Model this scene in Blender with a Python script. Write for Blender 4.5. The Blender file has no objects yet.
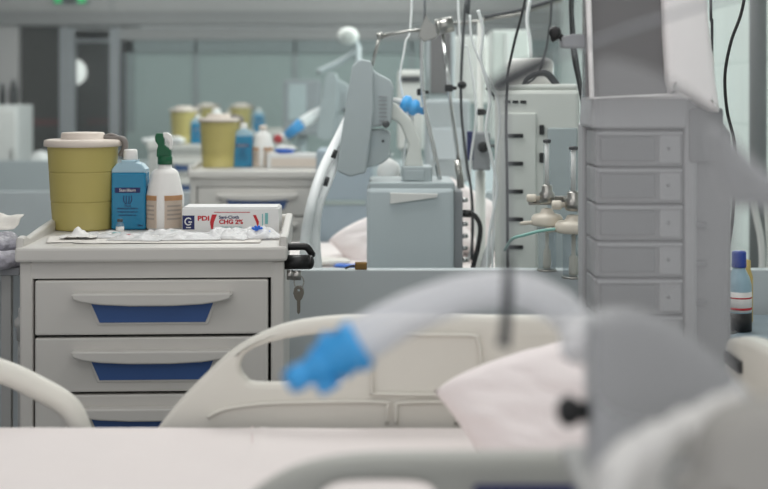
import bpy, bmesh, math, random
from mathutils import Vector, Matrix, noise
random.seed(7)
SC = bpy.context.scene
COL = SC.collection
R = math.radians
F = 1300.0          # focal length in pixels of the 768 px wide frame
CX, HY, CZ = 384.0, 91.0, 1.36

def P(px, py, Y):
    return Vector(((px-CX)/F*Y, Y, CZ-(py-HY)/F*Y))
def PX(px, Y): return (px-CX)/F*Y
def PZ(py, Y): return CZ-(py-HY)/F*Y

# ------------------------------------------------------------------ materials
def lin(c):
    c = c/255.0
    return c/12.92 if c <= 0.04045 else ((c+0.055)/1.055)**2.4
def mat(name, rgb, rough=0.5, metal=0.0, alpha=None, emit=0.0, var=0.06, scale=9.0, spec=0.5, trans=0.0, bump=0.0, bscale=40.0):
    m = bpy.data.materials.new(name); m.use_nodes = True
    nt = m.node_tree; N = nt.nodes; L = nt.links
    b = N['Principled BSDF']
    col = (lin(rgb[0]), lin(rgb[1]), lin(rgb[2]), 1)
    b.inputs['Roughness'].default_value = rough
    b.inputs['Metallic'].default_value = metal
    b.inputs['Specular IOR Level'].default_value = spec
    tc = N.new('ShaderNodeTexCoord')
    nz = N.new('ShaderNodeTexNoise'); nz.inputs['Scale'].default_value = scale; nz.inputs['Detail'].default_value = 3
    L.new(tc.outputs['Object'], nz.inputs['Vector'])
    mx = N.new('ShaderNodeMix'); mx.data_type = 'RGBA'
    mx.inputs[6].default_value = tuple(c*(1-var) for c in col[:3])+(1,)
    mx.inputs[7].default_value = tuple(min(1, c*(1+var)) for c in col[:3])+(1,)
    L.new(nz.outputs['Fac'], mx.inputs[0]); L.new(mx.outputs[2], b.inputs['Base Color'])
    if bump:
        n2 = N.new('ShaderNodeTexNoise'); n2.inputs['Scale'].default_value = bscale; n2.inputs['Detail'].default_value = 4
        L.new(tc.outputs['Object'], n2.inputs['Vector'])
        bp = N.new('ShaderNodeBump'); bp.inputs['Strength'].default_value = bump; bp.inputs['Distance'].default_value = 0.01
        L.new(n2.outputs['Fac'], bp.inputs['Height']); L.new(bp.outputs['Normal'], b.inputs['Normal'])
    if trans: b.inputs['Transmission Weight'].default_value = trans
    if alpha is not None: b.inputs['Alpha'].default_value = alpha
    if emit:
        b.inputs['Emission Color'].default_value = col; b.inputs['Emission Strength'].default_value = emit
    return m
def pane_mat(name, tint, haze_rgb, haze):
    m = bpy.data.materials.new(name); m.use_nodes = True
    nt = m.node_tree; N = nt.nodes; L = nt.links; N.clear()
    out = N.new('ShaderNodeOutputMaterial')
    t = N.new('ShaderNodeBsdfTransparent'); t.inputs[0].default_value = (*tint, 1)
    d = N.new('ShaderNodeBsdfDiffuse'); d.inputs[0].default_value = (*[lin(c) for c in haze_rgb], 1)
    g = N.new('ShaderNodeBsdfGlossy'); g.inputs['Roughness'].default_value = 0.03
    tc = N.new('ShaderNodeTexCoord'); nz = N.new('ShaderNodeTexNoise'); nz.inputs['Scale'].default_value = 2.0
    L.new(tc.outputs['Object'], nz.inputs['Vector'])
    mr = N.new('ShaderNodeMapRange'); mr.inputs[3].default_value = haze*0.7; mr.inputs[4].default_value = haze*1.3
    L.new(nz.outputs['Fac'], mr.inputs[0])
    a = N.new('ShaderNodeMixShader'); L.new(mr.outputs[0], a.inputs[0]); L.new(t.outputs[0], a.inputs[1]); L.new(d.outputs[0], a.inputs[2])
    c = N.new('ShaderNodeMixShader'); c.inputs[0].default_value = 0.009
    L.new(a.outputs[0], c.inputs[1]); L.new(g.outputs[0], c.inputs[2]); L.new(c.outputs[0], out.inputs[0])
    return m
def tile_mat(name, rgb, rgb2, sx):
    m = mat(name, rgb, 0.3)
    nt = m.node_tree; N = nt.nodes; L = nt.links; b = N['Principled BSDF']
    br = N.new('ShaderNodeTexBrick'); br.offset = 0
    br.inputs['Color1'].default_value = (*[lin(c) for c in rgb], 1); br.inputs['Color2'].default_value = (*[lin(c)*0.97 for c in rgb], 1)
    br.inputs['Mortar'].default_value = (*[lin(c) for c in rgb2], 1)
    br.inputs['Scale'].default_value = 1; br.inputs['Brick Width'].default_value = sx; br.inputs['Row Height'].default_value = sx
    br.inputs['Mortar Size'].default_value = 0.004
    tc = N.new('ShaderNodeTexCoord'); sp = N.new('ShaderNodeSeparateXYZ'); cb = N.new('ShaderNodeCombineXYZ')
    L.new(tc.outputs['Object'], sp.inputs[0]); L.new(sp.outputs['Y'], cb.inputs['X']); L.new(sp.outputs['Z'], cb.inputs['Y'])
    L.new(cb.outputs[0], br.inputs['Vector']); L.new(br.outputs['Color'], b.inputs['Base Color'])
    return m

M = {}
M['cart'] = mat('cart plastic', (208,205,200), 0.45, var=0.02)
M['gap'] = mat('dark gap', (30,30,32), 0.8)
M['insert'] = mat('blue insert', (58,92,150), 0.5)
M['yellow'] = mat('sharps yellow', (178,165,96), 0.5, var=0.03)
M['lid'] = mat('lid beige', (215,203,192), 0.5)
M['blue_liq'] = mat('blue liquid', (26,124,164), 0.25, var=0.05, scale=3)
M['clear_plastic'] = mat('clear shoulder', (160,190,205), 0.3)
M['white'] = mat('white plastic', (232,230,227), 0.4, var=0.02)
M['softwhite'] = mat('soft white', (225,225,224), 0.55, var=0.03)
M['navy'] = mat('navy', (28,36,92), 0.5)
M['print_blue'] = mat('printed blue', (18,70,140), 0.6)
M['print_red'] = mat('printed red', (190,40,48), 0.6)
M['green'] = mat('trigger green', (0,86,52), 0.4)
M['amber'] = mat('amber label', (232,186,140), 0.5)
M['label_cream'] = mat('label cream', (246,232,218), 0.5)
M['near_cream'] = mat('near cream', (164,161,156), 0.5, var=0.03)
M['paper'] = mat('paper', (228,224,218), 0.8, bump=0.2)
M['pouch'] = mat('clear pouch', (248,248,249), 0.25, alpha=0.58, bump=0.5, bscale=60)
M['bright_blue'] = mat('bright blue', (40,110,215), 0.4)
M['teal_print'] = mat('teal print', (120,180,180), 0.5)
M['black'] = mat('black plastic', (22,22,24), 0.4)
M['darkgrey'] = mat('dark grey', (70,72,75), 0.5)
M['steel'] = mat('steel', (170,168,164), 0.28, 1.0)
M['brass'] = mat('brass', (150,120,75), 0.35, 0.8)
M['chrome'] = mat('chrome', (205,205,205), 0.15, 1.0)
M['sheet'] = mat('sheet cotton', (238,230,228), 0.9, var=0.02, bump=0.25, bscale=14)
M['seam'] = mat('seam thread', (222,205,204), 0.9)
M['pillow'] = mat('pillow cotton', (250,241,240), 0.9, var=0.02, bump=0.3, bscale=12)
M['mattress'] = mat('mattress', (70,80,120), 0.7)
M['rail'] = mat('bed cream plastic', (226,223,214), 0.45, var=0.02)
M['rail_shaded'] = mat('bed plastic in shade', (168,168,162), 0.5, var=0.03)  # grey puts the shade on the near rail into its colour
M['bedframe'] = mat('bed frame', (180,180,178), 0.5)
M['partition'] = mat('partition laminate', (196,203,206), 0.5, var=0.02, scale=2)
M['glass'] = pane_mat('partition glass', (0.975,0.985,0.984), (196,208,210), 0.010)
M['wallglass'] = pane_mat('dark door glass', (0.9,0.91,0.91), (120,120,120), 0.06)
M['teal_wall'] = mat('teal grey wall', (150,164,162), 0.5, var=0.03, scale=1)
M['lav'] = mat('lavender grey', (192,187,187), 0.6, var=0.02)
M['beam'] = mat('beam grey', (152,150,150), 0.5, var=0.02)
M['frame'] = mat('frame grey', (150,152,156), 0.5)
M['dark_door'] = mat('dark door', (46,44,40), 0.5)
M['maroon'] = mat('maroon', (84,40,40), 0.6)
M['tile'] = tile_mat('mint tile', (236,243,239), (214,224,219), 0.3)
M['floor'] = mat('vinyl floor', (150,155,158), 0.4, var=0.05, scale=3)
M['ceil'] = mat('ceiling', (225,225,225), 0.8)
M['dev'] = mat('device grey', (178,187,190), 0.45, var=0.02)
M['dev_body'] = mat('device body', (198,207,211), 0.4, var=0.02)
M['dev_cream'] = mat('device cream', (222,224,219), 0.45, var=0.02)
M['tower'] = mat('tower grey', (152,153,156), 0.45, var=0.03)
M['tower_light'] = mat('tower light', (178,179,182), 0.45, var=0.03)
M['tower_dark'] = mat('tower dark', (128,130,133), 0.5, var=0.03)
M['screen'] = mat('screen glass', (112,111,112), 0.16, var=0.02)
M['veil'] = mat('smoky cover', (170,170,171), 0.4, alpha=0.34, var=0.02)
M['keymetal'] = mat('key metal', (120,116,108), 0.4, 0.8)
M['flap'] = mat('flap grey', (128,122,118), 0.5)
M['band'] = mat('header band', (128,138,139), 0.5)
M['shell'] = mat('light shell', (246,243,243), 0.35, var=0.02)
M['house'] = mat('smooth grey', (184,185,188), 0.4, var=0.03)
M['hose'] = mat('hose white', (246,248,249), 0.35)
M['circuit'] = mat('circuit clear', (246,246,250), 0.35, alpha=0.6)
M['conn_blue'] = mat('connector blue', (70,178,248), 0.35, alpha=0.85)
M['glassjar'] = mat('clear jar', (240,244,245), 0.03, trans=1.0, var=0.0)
M['cream_cap'] = mat('cream cap', (226,218,204), 0.45)
M['jar'] = pane_mat('jar clear', (0.93,0.95,0.96), (232,236,238), 0.11)
M['green_tube'] = mat('green tube', (150,205,195), 0.35)
M['yellow_tube'] = mat('yellow tube', (205,180,110), 0.4)
M['pipe'] = mat('pipe grey', (128,130,132), 0.5)
M['lamp'] = mat('globe lamp', (255,253,248), 0.4, emit=1.1)
M['exit_green'] = mat('exit green', (60,200,120), 0.5, emit=0.5)
M['bag_dark'] = mat('packet contents', (176,174,184), 0.3, var=0.5, scale=60, bump=0.8, bscale=70)
M['cap_blue'] = mat('cap blue', (40,70,160), 0.4)
M['blue_grey'] = mat('blue grey', (150,165,175), 0.5)

# ------------------------------------------------------------------ mesh builder
ORG = {}      # world origin of every object made here
class MB:
    def __init__(s): s.bm = bmesh.new(); s.mi = 0
    def _take(s, t, smooth):
        for f in t.faces: f.material_index = s.mi; f.smooth = smooth
        me = bpy.data.meshes.new('tmp'); t.to_mesh(me); t.free()
        s.bm.from_mesh(me); bpy.data.meshes.remove(me)
    def mat(s, i): s.mi = i; return s
    def box(s, x0, x1, y0, y1, z0, z1, bev=0.0, seg=2, M4=None):
        t = bmesh.new(); bmesh.ops.create_cube(t, size=1)
        for v in t.verts:
            v.co = Vector(((x0+x1)/2+v.co.x*(x1-x0), (y0+y1)/2+v.co.y*(y1-y0), (z0+z1)/2+v.co.z*(z1-z0)))
        if bev: bmesh.ops.bevel(t, geom=t.edges[:], offset=bev, segments=seg, affect='EDGES', profile=0.5)
        if M4: t.transform(M4)
        s._take(t, False); return s
    def lathe(s, prof, c, n=32, axis=None, sx=1.0, sy=1.0):
        t = bmesh.new(); rings = []
        for r, z in prof:
            rings.append([t.verts.new((math.cos(a)*r*sx, math.sin(a)*r*sy, z)) for a in [2*math.pi*k/n for k in range(n)]])
        for a, b in zip(rings, rings[1:]):
            for k in range(n): t.faces.new((a[k], a[(k+1) % n], b[(k+1) % n], b[k]))
        t.faces.new(rings[0][::-1]); t.faces.new(rings[-1])
        if axis is not None:
            t.transform(Vector((0,0,1)).rotation_difference(Vector(axis)).to_matrix().to_4x4())
        t.transform(Matrix.Translation(Vector(c)))
        for f in t.faces: f.smooth = True
        for e in t.edges:
            if len(e.link_faces) == 2 and e.calc_face_angle(0) > R(38): e.smooth = False
        for f in t.faces: f.material_index = s.mi
        me = bpy.data.meshes.new('tmp'); t.to_mesh(me); t.free(); s.bm.from_mesh(me); bpy.data.meshes.remove(me)
        return s
    def cyl(s, a, b, r, n=20, r2=None):
        a = Vector(a); b = Vector(b); d = b-a
        return s.lathe([(r, 0), (r if r2 is None else r2, d.length)], a, n, d)
    def tube(s, pts, r, n=10, sub=6):
        pts = [Vector(p) for p in pts]; rs = r if isinstance(r, (list, tuple)) else [r]*len(pts)
        path, rad = [], []
        if sub > 1 and len(pts) > 2:
            for i in range(len(pts)-1):
                p0 = pts[max(i-1, 0)]; p1 = pts[i]; p2 = pts[i+1]; p3 = pts[min(i+2, len(pts)-1)]
                for k in range(sub):
                    t = k/sub
                    path.append(0.5*((2*p1)+(p2-p0)*t+(2*p0-5*p1+4*p2-p3)*t*t+(3*p1-p0-3*p2+p3)*t**3))
                    rad.append(rs[i]*(1-t)+rs[i+1]*t)
            path.append(pts[-1]); rad.append(rs[-1])
        else: path, rad = pts, list(rs)
        t = bmesh.new(); rings = []; up = None
        for i, p in enumerate(path):
            d = (path[min(i+1, len(path)-1)]-path[max(i-1, 0)]).normalized()
            if up is None: up = d.orthogonal().normalized()
            up = (up-d*up.dot(d)).normalized(); w = d.cross(up)
            rings.append([t.verts.new(p+(up*math.cos(a)+w*math.sin(a))*rad[i]) for a in [2*math.pi*k/n for k in range(n)]])
        for a, b in zip(rings, rings[1:]):
            for k in range(n): t.faces.new((a[k], a[(k+1) % n], b[(k+1) % n], b[k]))
        t.faces.new(rings[0][::-1]); t.faces.new(rings[-1])
        s._take(t, True); return s
    def plate(s, loops, y0, y1, bev=0.004, plane='XZ', smooth=False):
        """closed outlines (first one outer, others holes) in X,Z; solid between y0 and y1, rounded edges"""
        cu = bpy.data.curves.new('tmpc', 'CURVE'); cu.dimensions = '2D'; cu.fill_mode = 'BOTH'
        for lp in loops:
            sp = cu.splines.new('POLY'); sp.points.add(len(lp)-1); sp.use_cyclic_u = True
            for q, (x, z) in zip(sp.points, lp): q.co = (x, z, 0, 1)
        th = (y1-y0)/2
        cu.extrude = max(th-bev, 0.0002); cu.bevel_depth = bev; cu.bevel_resolution = 3; cu.offset = -bev
        ob = bpy.data.objects.new('tmpo', cu); me = bpy.data.meshes.new_from_object(ob)
        t = bmesh.new(); t.from_mesh(me); bpy.data.objects.remove(ob); bpy.data.curves.remove(cu); bpy.data.meshes.remove(me)
        bmesh.ops.remove_doubles(t, verts=t.verts[:], dist=1e-5)
        for v in t.verts: v.co = Vector((v.co.x, (y0+y1)/2-v.co.z, v.co.y))
        bmesh.ops.recalc_face_normals(t, faces=t.faces[:])
        s._take(t, smooth); return s
    def text(s, body, x, z, y, size, width=None, bold=0.0):
        cu = bpy.data.curves.new('tmpt', 'FONT'); cu.body = body; cu.size = size; cu.extrude = 0.0003; cu.offset = bold; cu.align_x = 'CENTER'; cu.align_y = 'CENTER'
        ob = bpy.data.objects.new('tmpt', cu); me = bpy.data.meshes.new_from_object(ob)
        t = bmesh.new(); t.from_mesh(me); bpy.data.objects.remove(ob); bpy.data.curves.remove(cu); bpy.data.meshes.remove(me)
        if width:
            xs = [v.co.x for v in t.verts]; w = max(xs)-min(xs)
            for v in t.verts: v.co.x *= width/w
        for v in t.verts: v.co = Vector((x+v.co.x, y-v.co.z, z+v.co.y))
        s._take(t, False); return s
    def blob(s, c, rad, e=1.0, nse=0.0, nsc=6.0, n=36, m=24, M4=None, fn=None):
        """superellipsoid"""
        t = bmesh.new(); rings = []
        def pw(v, p): return math.copysign(abs(v)**p, v)
        for i in range(1, m):
            ph = -math.pi/2+math.pi*i/m
            rings.append([t.verts.new((pw(math.cos(ph), 1)*pw(math.cos(a), e)*rad[0], pw(math.cos(ph), 1)*pw(math.sin(a), e)*rad[1], pw(math.sin(ph), 1)*rad[2])) for a in [2*math.pi*k/n for k in range(n)]])
        a = t.verts.new((0,0,-rad[2])); b = t.verts.new((0,0,rad[2]))
        for q, w in zip(rings, rings[1:]):
            for k in range(n): t.faces.new((q[k], q[(k+1) % n], w[(k+1) % n], w[k]))
        for k in range(n):
            t.faces.new((a, rings[0][(k+1) % n], rings[0][k])); t.faces.new((b, rings[-1][k], rings[-1][(k+1) % n]))
        if fn:
            for v in t.verts: v.co = fn(v.co)
        if M4: t.transform(M4)
        for v in t.verts: v.co += Vector(c)
        t.normal_update()
        if nse:
            off = [(v, v.normal*noise.noise(v.co*nsc)*nse) for v in t.verts]
            for v, o in off: v.co += o
        s._take(t, True); return s
    def grid(s, x0, x1, y0, y1, nx, ny, fz, th=0.001):
        t = bmesh.new(); top = [[t.verts.new((x0+(x1-x0)*i/nx, y0+(y1-y0)*j/ny, 0)) for i in range(nx+1)] for j in range(ny+1)]
        for row in top:
            for v in row: v.co.z = fz(v.co.x, v.co.y)
        fs = []
        for j in range(ny):
            for i in range(nx): fs.append(t.faces.new((top[j][i], top[j][i+1], top[j+1][i+1], top[j+1][i])))
        bmesh.ops.recalc_face_normals(t, faces=t.faces[:])
        bmesh.ops.solidify(t, geom=t.faces[:], thickness=-th)
        s._take(t, True); return s
    def xf(s, M4): s.bm.transform(M4); return s
    def build(s, name, mats, parent=None, tagv=None, kind=None):
        if not isinstance(mats, (list, tuple)): mats = [mats]
        me = bpy.data.meshes.new(name)
        org = ORG[parent.name] if parent else None
        if org is None:
            xs = [v.co for v in s.bm.verts]
            org = Vector(((min(v.x for v in xs)+max(v.x for v in xs))/2, (min(v.y for v in xs)+max(v.y for v in xs))/2, min(v.z for v in xs)))
            loc = org
        else: loc = Vector((0,0,0))
        s.bm.transform(Matrix.Translation(-org))
        s.bm.to_mesh(me); s.bm.free()
        for m in mats: me.materials.append(M[m])
        o = bpy.data.objects.new(name, me); COL.objects.link(o); o.location = loc
        if parent: o.parent = parent
        ORG[o.name] = org
        if tagv: tag(o, *tagv)
        if kind: o['kind'] = kind
        return o
def tag(o, label, cat, group=None):
    o['label'] = label; o['category'] = cat
    if group: o['group'] = group
    return o
def thing(name, label, cat, loc, group=None):
    o = bpy.data.objects.new(name, None); COL.objects.link(o); o.location = Vector(loc); o.empty_display_size = 0.05
    ORG[o.name] = Vector(loc)
    return tag(o, label, cat, group)
def copy_tree(o, parent=None):
    c = o.copy(); COL.objects.link(c)
    if parent: c.parent = parent
    for ch in list(o.children): copy_tree(ch, c)
    return c
def dup(root, loc, label, rz=0.0, sc=1.0):
    c = copy_tree(root); c.location = Vector(loc); c.rotation_euler = (0,0,rz); c.scale = (sc,sc,sc); c['label'] = label
    ORG[c.name] = Vector(loc)
    return c
def pl(pts, Y): return [(PX(x, Y), PZ(y, Y)) for x, y in pts]
def smooth_loop(pts, sub=5):
    out = []; n = len(pts)
    V = [Vector((p[0], p[1], 0)) for p in pts]
    for i in range(n):
        p0, p1, p2, p3 = V[i-1], V[i], V[(i+1) % n], V[(i+2) % n]
        for k in range(sub):
            t = k/sub
            q = 0.5*((2*p1)+(p2-p0)*t+(2*p0-5*p1+4*p2-p3)*t*t+(3*p1-p0-3*p2+p3)*t**3)
            out.append((q.x, q.y))
    return out
def rounded(pts, rad, n=5):
    """polygon with rounded corners"""
    out = []; N = len(pts)
    for i in range(N):
        p = Vector(pts[i]); a = Vector(pts[i-1]); b = Vector(pts[(i+1) % N])
        r = rad[i] if isinstance(rad, (list, tuple)) else rad
        da = (a-p); db = (b-p); ra = min(r, da.length*0.49); rb = min(r, db.length*0.49)
        A = p+da.normalized()*ra; B = p+db.normalized()*rb
        for k in range(n+1):
            t = k/n; q = A*(1-t)**2+p*2*t*(1-t)+B*t*t; out.append((q.x, q.y))
    return out

# ------------------------------------------------------------------ the setting
XL, XR, YB = -4.3, 1.75, 12.9
MB().box(XL, XR+0.1, 0.0, YB+1.6, -0.05, 0).build('floor', 'floor', kind='structure')
MB().box(XL, XR+0.1, 0.0, YB+1.6, 2.75, 2.85).build('ceiling', 'ceil', kind='structure')
MB().box(XL-0.1, XL, 0.0, YB+1.6, 0, 2.75).build('wall_left', 'lav', kind='structure')
MB().box(XR, XR+0.1, 0.0, YB+1.6, 0, 2.75).build('wall_right', 'tile', kind='structure')
Y = YB
def fx(p): return PX(p, Y)
def fz(p): return PZ(p, Y)
# far wall, read off at its own distance
w = MB()
w.box(XL, XR, Y, Y+0.12, fz(11), 2.75)
w.box(XL, fx(18), Y, Y+0.12, 0, fz(25))
w.mat(1).box(fx(126), XR, Y+0.02, Y+0.12, 0, fz(27))
w.mat(1).box(fx(126), XR, Y-0.02, Y+0.02, 0, 0.95)
w.mat(2).box(fx(126), XR, Y-0.01, Y+0.02, fz(53), fz(40)).mat(2).box(fx(126), fx(134), Y-0.01, Y+0.02, 0.95, fz(40))
w.build('wall_back', ['lav', 'teal_wall', 'band'], kind='structure')
MB().box(XL, XR, Y-0.05, Y+0.12, fz(26), fz(11), 0.004).box(XL, XR, Y-0.08, Y-0.05, fz(24), fz(18), 0.004).build('trim_1', 'beam', kind='structure')
MB().box(fx(60), XR, Y-0.03, Y+0.06, fz(40), fz(28), 0.004).build('trim_2', 'beam', kind='structure')
MB().box(fx(111.5), fx(112.5), Y-0.01, Y, fz(10), 2.75).build('trim_3', 'frame', kind='structure')
d = MB(); d.box(fx(18), fx(60), Y+0.10, Y+0.15, 0, fz(25)); d.box(fx(34), fx(56), Y+0.08, Y+0.10, fz(180), fz(118), 0.005)
d.mat(1).box(fx(30), fx(60), Y+0.07, Y+0.10, fz(126), fz(119)).build('door_1', ['dark_door', 'maroon'], kind='structure')
w2 = MB(); w2.box(fx(60), fx(75), Y-0.04, Y+0.08, 0, fz(27), 0.006).box(fx(110), fx(120), Y-0.04, Y+0.08, 0, fz(27), 0.006).box(fx(75), fx(110), Y-0.03, Y+0.07, fz(42), fz(30), 0.005)
w2.mat(1).box(fx(68), fx(103), Y-0.042, Y-0.03, fz(28), fz(25)).box(fx(107), fx(116), Y-0.042, Y-0.03, fz(28), fz(25))
w2.build('trim_4', ['frame', 'darkgrey'], kind='structure')
d2 = MB(); d2.box(fx(50), fx(130), Y+0.55, Y+0.6, 0, fz(20)).mat(1).box(fx(75), fx(120), Y+0.5, Y+0.55, fz(126), fz(119)); d2.build('wall_corridor', ['dark_door', 'maroon'], kind='structure')
MB().box(fx(75), fx(110), Y+0.02, Y+0.03, 0, fz(42)).build('window_1', 'wallglass', kind='structure')
MB().box(fx(119), fx(126.5), Y-0.02, Y+0.1, fz(150), fz(52)).build('trim_5', 'darkgrey', kind='structure')
for k, px in enumerate((196, 295, 412, 520)):
    MB().box(fx(px)-0.012, fx(px)+0.012, Y-0.01, Y+0.02, 0.95, fz(40)).build('trim_%d' % (6+k), 'frame', kind='structure')

o = MB().lathe([(0.001,-.14),(.07,-.122),(.122,-.07),(.14,0),(.122,.07),(.07,.122),(.001,.14)], P(73, 72, Y+0.2)-Vector((0,0,0)), 24)
lampo = o.build('globe_lamp', 'lamp', tagv=('round white glowing globe lamp behind the grey door post', 'lamp'))
MB().cyl(P(73, 72, Y+0.22), P(73, 72, Y+0.56), 0.025).build('wall_bracket', 'steel', lampo)

t = thing('exit_sign', 'green exit sign above the dark doorway on the far wall', 'sign', (fx(71), Y, fz(4)))
MB().box(fx(54), fx(89), Y-0.06, Y-0.001, fz(4.5), fz(-16), 0.006).build('housing', 'frame', t)
e = MB(); e.box(fx(56), fx(63), Y-0.065, Y-0.06, fz(3.5), fz(-14)).box(fx(79), fx(87), Y-0.065, Y-0.06, fz(3.5), fz(-14))
e.mat(1).box(fx(65), fx(77), Y-0.066, Y-0.06, fz(3.5), fz(-12)); e.build('sign_face', ['exit_green', 'darkgrey'], t)

# white cabinet with dark things on top by the doorway, white covered stool in front of it
def simple_cabinet():
    Yc = 11.6
    t = thing('storage_cabinet', 'white low cabinet at the far left edge beside the dark doorway', 'cabinet', (PX(0, Yc), Yc, 0))
    z1 = PZ(105, Yc)
    MB().box(PX(-40, Yc), PX(18, Yc), Yc, Yc+0.5, 0.08, z1, 0.01).build('body', 'softwhite', t)
    for a, b in ((-38, -12), (-10, 16)):
        dd = MB().box(PX(a, Yc), PX(b, Yc), Yc-0.02, Yc, 0.12, z1-0.04, 0.006).build('door', 'white', t)
        MB().box(PX(b-4, Yc), PX(b-2.5, Yc), Yc-0.04, Yc-0.02, 0.7, 0.85, 0.003).build('handle', 'steel', dd)
    MB().box(PX(-39, Yc), PX(17, Yc), Yc+0.02, Yc+0.48, 0, 0.08).build('plinth', 'frame', t)
    for k, (a, b, top) in enumerate(((-1, 6, 83), (9, 18, 80))):
        m = MB(); c = P((a+b)/2, 105, Yc+0.25); h = PZ(top, Yc)-z1; r = (b-a)/2/F*Yc
        c.z = z1
        m.lathe([(r*.95,0),(r,h*.15),(r,h*.6),(r*.6,h*.8),(r*.5,h),(0.002,h)], c, 20)
        m.build('dark_jar', 'black', tagv=(('dark rounded jar on the white cabinet at the picture edge', 'dark jar on the white cabinet next to the doorway')[k], 'jar', 'dark jars on the white cabinet'))
simple_cabinet()
Yc = 11.2
t = thing('covered_stool', 'white cloth covered stool standing in front of the dark doorway', 'stool', P(43, 190, Yc).xy.to_3d())
MB().blob((PX(42, Yc), Yc, PZ(168, Yc)), (0.1, 0.12, 0.15), 0.8, 0.02, 8).build('cover', 'softwhite', t)
c = Vector((PX(42, Yc), Yc, 0))
for sx, sy in ((-1,-1),(1,-1),(-1,1),(1,1)):
    MB().cyl(c+Vector((sx*.09, sy*.09, 0)), c+Vector((sx*.05, sy*.05, PZ(172, Yc))), 0.012).build('leg', 'steel', t)

# partitions: laminate below, clear glass above
def partition(Yp, ztop, k, x0=-4.0):
    p = MB().box(x0, XR, Yp, Yp+0.05, 0, ztop, 0.003); p.build('partition_wall', 'partition', kind='structure')
    MB().box(x0, XR, Yp+0.02, Yp+0.028, ztop, 2.75).build('window_%d' % k, 'glass', kind='structure')
partition(3.80, PZ(270, 3.80), 2)
partition(6.85, 0.83, 3)
partition(9.90, 0.83, 4)

# ------------------------------------------------------------------ trolleys
def trolley(cx, y0, label):
    t = thing('medical_trolley', label, 'trolley', (cx, y0, 0), 'medical drawer trolleys')
    X = lambda v: cx+v
    b = MB()
    for a, c in ((-.320,-.2875),(.2855,.318)): b.box(X(a), X(c), y0+.004, y0+.48, .10, .946, .006)
    b.box(X(-.29), X(.29), y0+.006, y0+.48, .906, .946).box(X(-.29), X(.29), y0+.006, y0+.48, .10, .15).box(X(-.3), X(.3), y0+.45, y0+.485, .10, .946)
    b.mat(1).box(X(-.292), X(.29), y0+.03, y0+.45, .14, .91)
    b.build('cabinet_body', ['cart', 'gap'], t)
    for z0, z1 in ((.7695,.9015),(.6315,.7625),(.4935,.6245),(.155,.4865)):
        d = MB().box(X(-.282), X(.279), y0, y0+.03, z0, z1, .004).build('drawer', 'cart', t)
        zc = z1-.043
        lip = [(-.19, .012), (-.186, .016), (.188, .016), (.193, .011), (.188, .001), (.165,-.006), (.12,-.012), (.05,-.0155), (-.05,-.0155), (-.12,-.012), (-.165,-.006), (-.186, .001)]
        MB().plate([[(X(x), zc+z) for x, z in lip]], y0-.032, y0+.002, .005).build('handle', 'cart', d)
        tr = [(-.150,-.004), (.150,-.004), (.128,-.058), (-.126,-.058)]
        MB().plate([[(X(x), zc+z) for x, z in [(-.158,0),(.158,0),(.134,-.064),(-.132,-.064)]]], y0-.004, y0+.002, .002).build('recess_rim', 'cart', d)
        MB().plate([[(X(x), zc+z) for x, z in tr]], y0-.0065, y0+.002, .001).build('handle_recess', 'insert', d)
    tp = MB().box(X(-.322), X(.32), y0-.004, y0+.488, .946, .984, .006)
    tp.box(X(-.328), X(.326), y0-.014, y0+.02, .947, .983, .007)
    for sgn in (-1, 1):
        xo = X(sgn*.327-.001); a, c = sorted((xo, xo-sgn*.02))
        m = bmesh.new()
        prof = [(-.006,.948),(.0,1.005),(.03,1.008),(.07,.998),(.3,1.010),(.495,1.016),(.495,.948)]
        bmesh.ops.create_cube(m, size=1); m.free()
        vs = MB(); vs.plate([[(p, z) for p, z in prof]], a, c, .006)
        # outline was drawn in X; turn it to run along Y
        for v in vs.bm.verts: v.co = Vector((v.co.y, y0+v.co.x, v.co.z))
        bmesh.ops.recalc_face_normals(vs.bm, faces=vs.bm.faces[:])
        me = bpy.data.meshes.new('tmp'); vs.bm.to_mesh(me); vs.bm.free(); tp.bm.from_mesh(me); bpy.data.meshes.remove(me)
    tp.box(X(-.32), X(.318), y0+.475, y0+.495, .95, 1.014, .006)
    tp.build('tray_top', 'cart', t)
    h = MB(); h.tube([(X(.318), y0+.06, .973), (X(.35), y0+.06, .974), (X(.372), y0+.062, .972), (X(.384), y0+.07, .955), (X(.384), y0+.1, .95)], .009)
    h.cyl((X(.318), y0+.04, .938), (X(.378), y0+.04, .938), .018).lathe([(.018,0),(.016,.008),(.008,.012),(.001,.013)], (X(.378), y0+.04, .938), 20, (1,0,0))
    h.build('push_handle', 'black', t)
    for sx in (-.27, .27):
        for sy in (.06, .43):
            c = MB().cyl((X(sx)-.012, y0+sy, .05), (X(sx)+.012, y0+sy, .05), .05, 24).box(X(sx)-.02, X(sx)+.02, y0+sy-.02, y0+sy+.02, .085, .105)
            c.build('caster', 'darkgrey', t)
    return t
TX = PX(152.5, 3.15)
T1 = trolley(TX, 3.15, 'large cream drawer trolley in front with blue handle recesses')
m = MB().box(TX-.348, TX-.322, 3.25, 3.28, .42, .74, .006).lathe([(.012,0),(.012,.03),(.018,.035),(.018,.05),(.008,.06),(.008,.08),(.001,.082)], (TX-.337, 3.25, .74), 16)
m.box(TX-.345, TX-.32, 3.24, 3.29, .70, .725, .004).build('side_holder', 'bedframe', T1)
T1.rotation_euler = (0,0,R(2.5))
T2 = dup(T1, (-.60, 6.15, 0), 'second cream drawer trolley behind the glass, right of the green trigger bottle')
for ch in list(T2.children):
    if ch.name.startswith('side_holder'): bpy.data.objects.remove(ch)
T3 = dup(T2, (-1.33, 9.1, 0), 'third cream trolley in the distance left of the second one')
T4 = dup(T2, (-1.20, 11.7, 0), 'farthest cream trolley, mostly hidden by the second trolley')
TZ = .985

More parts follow.
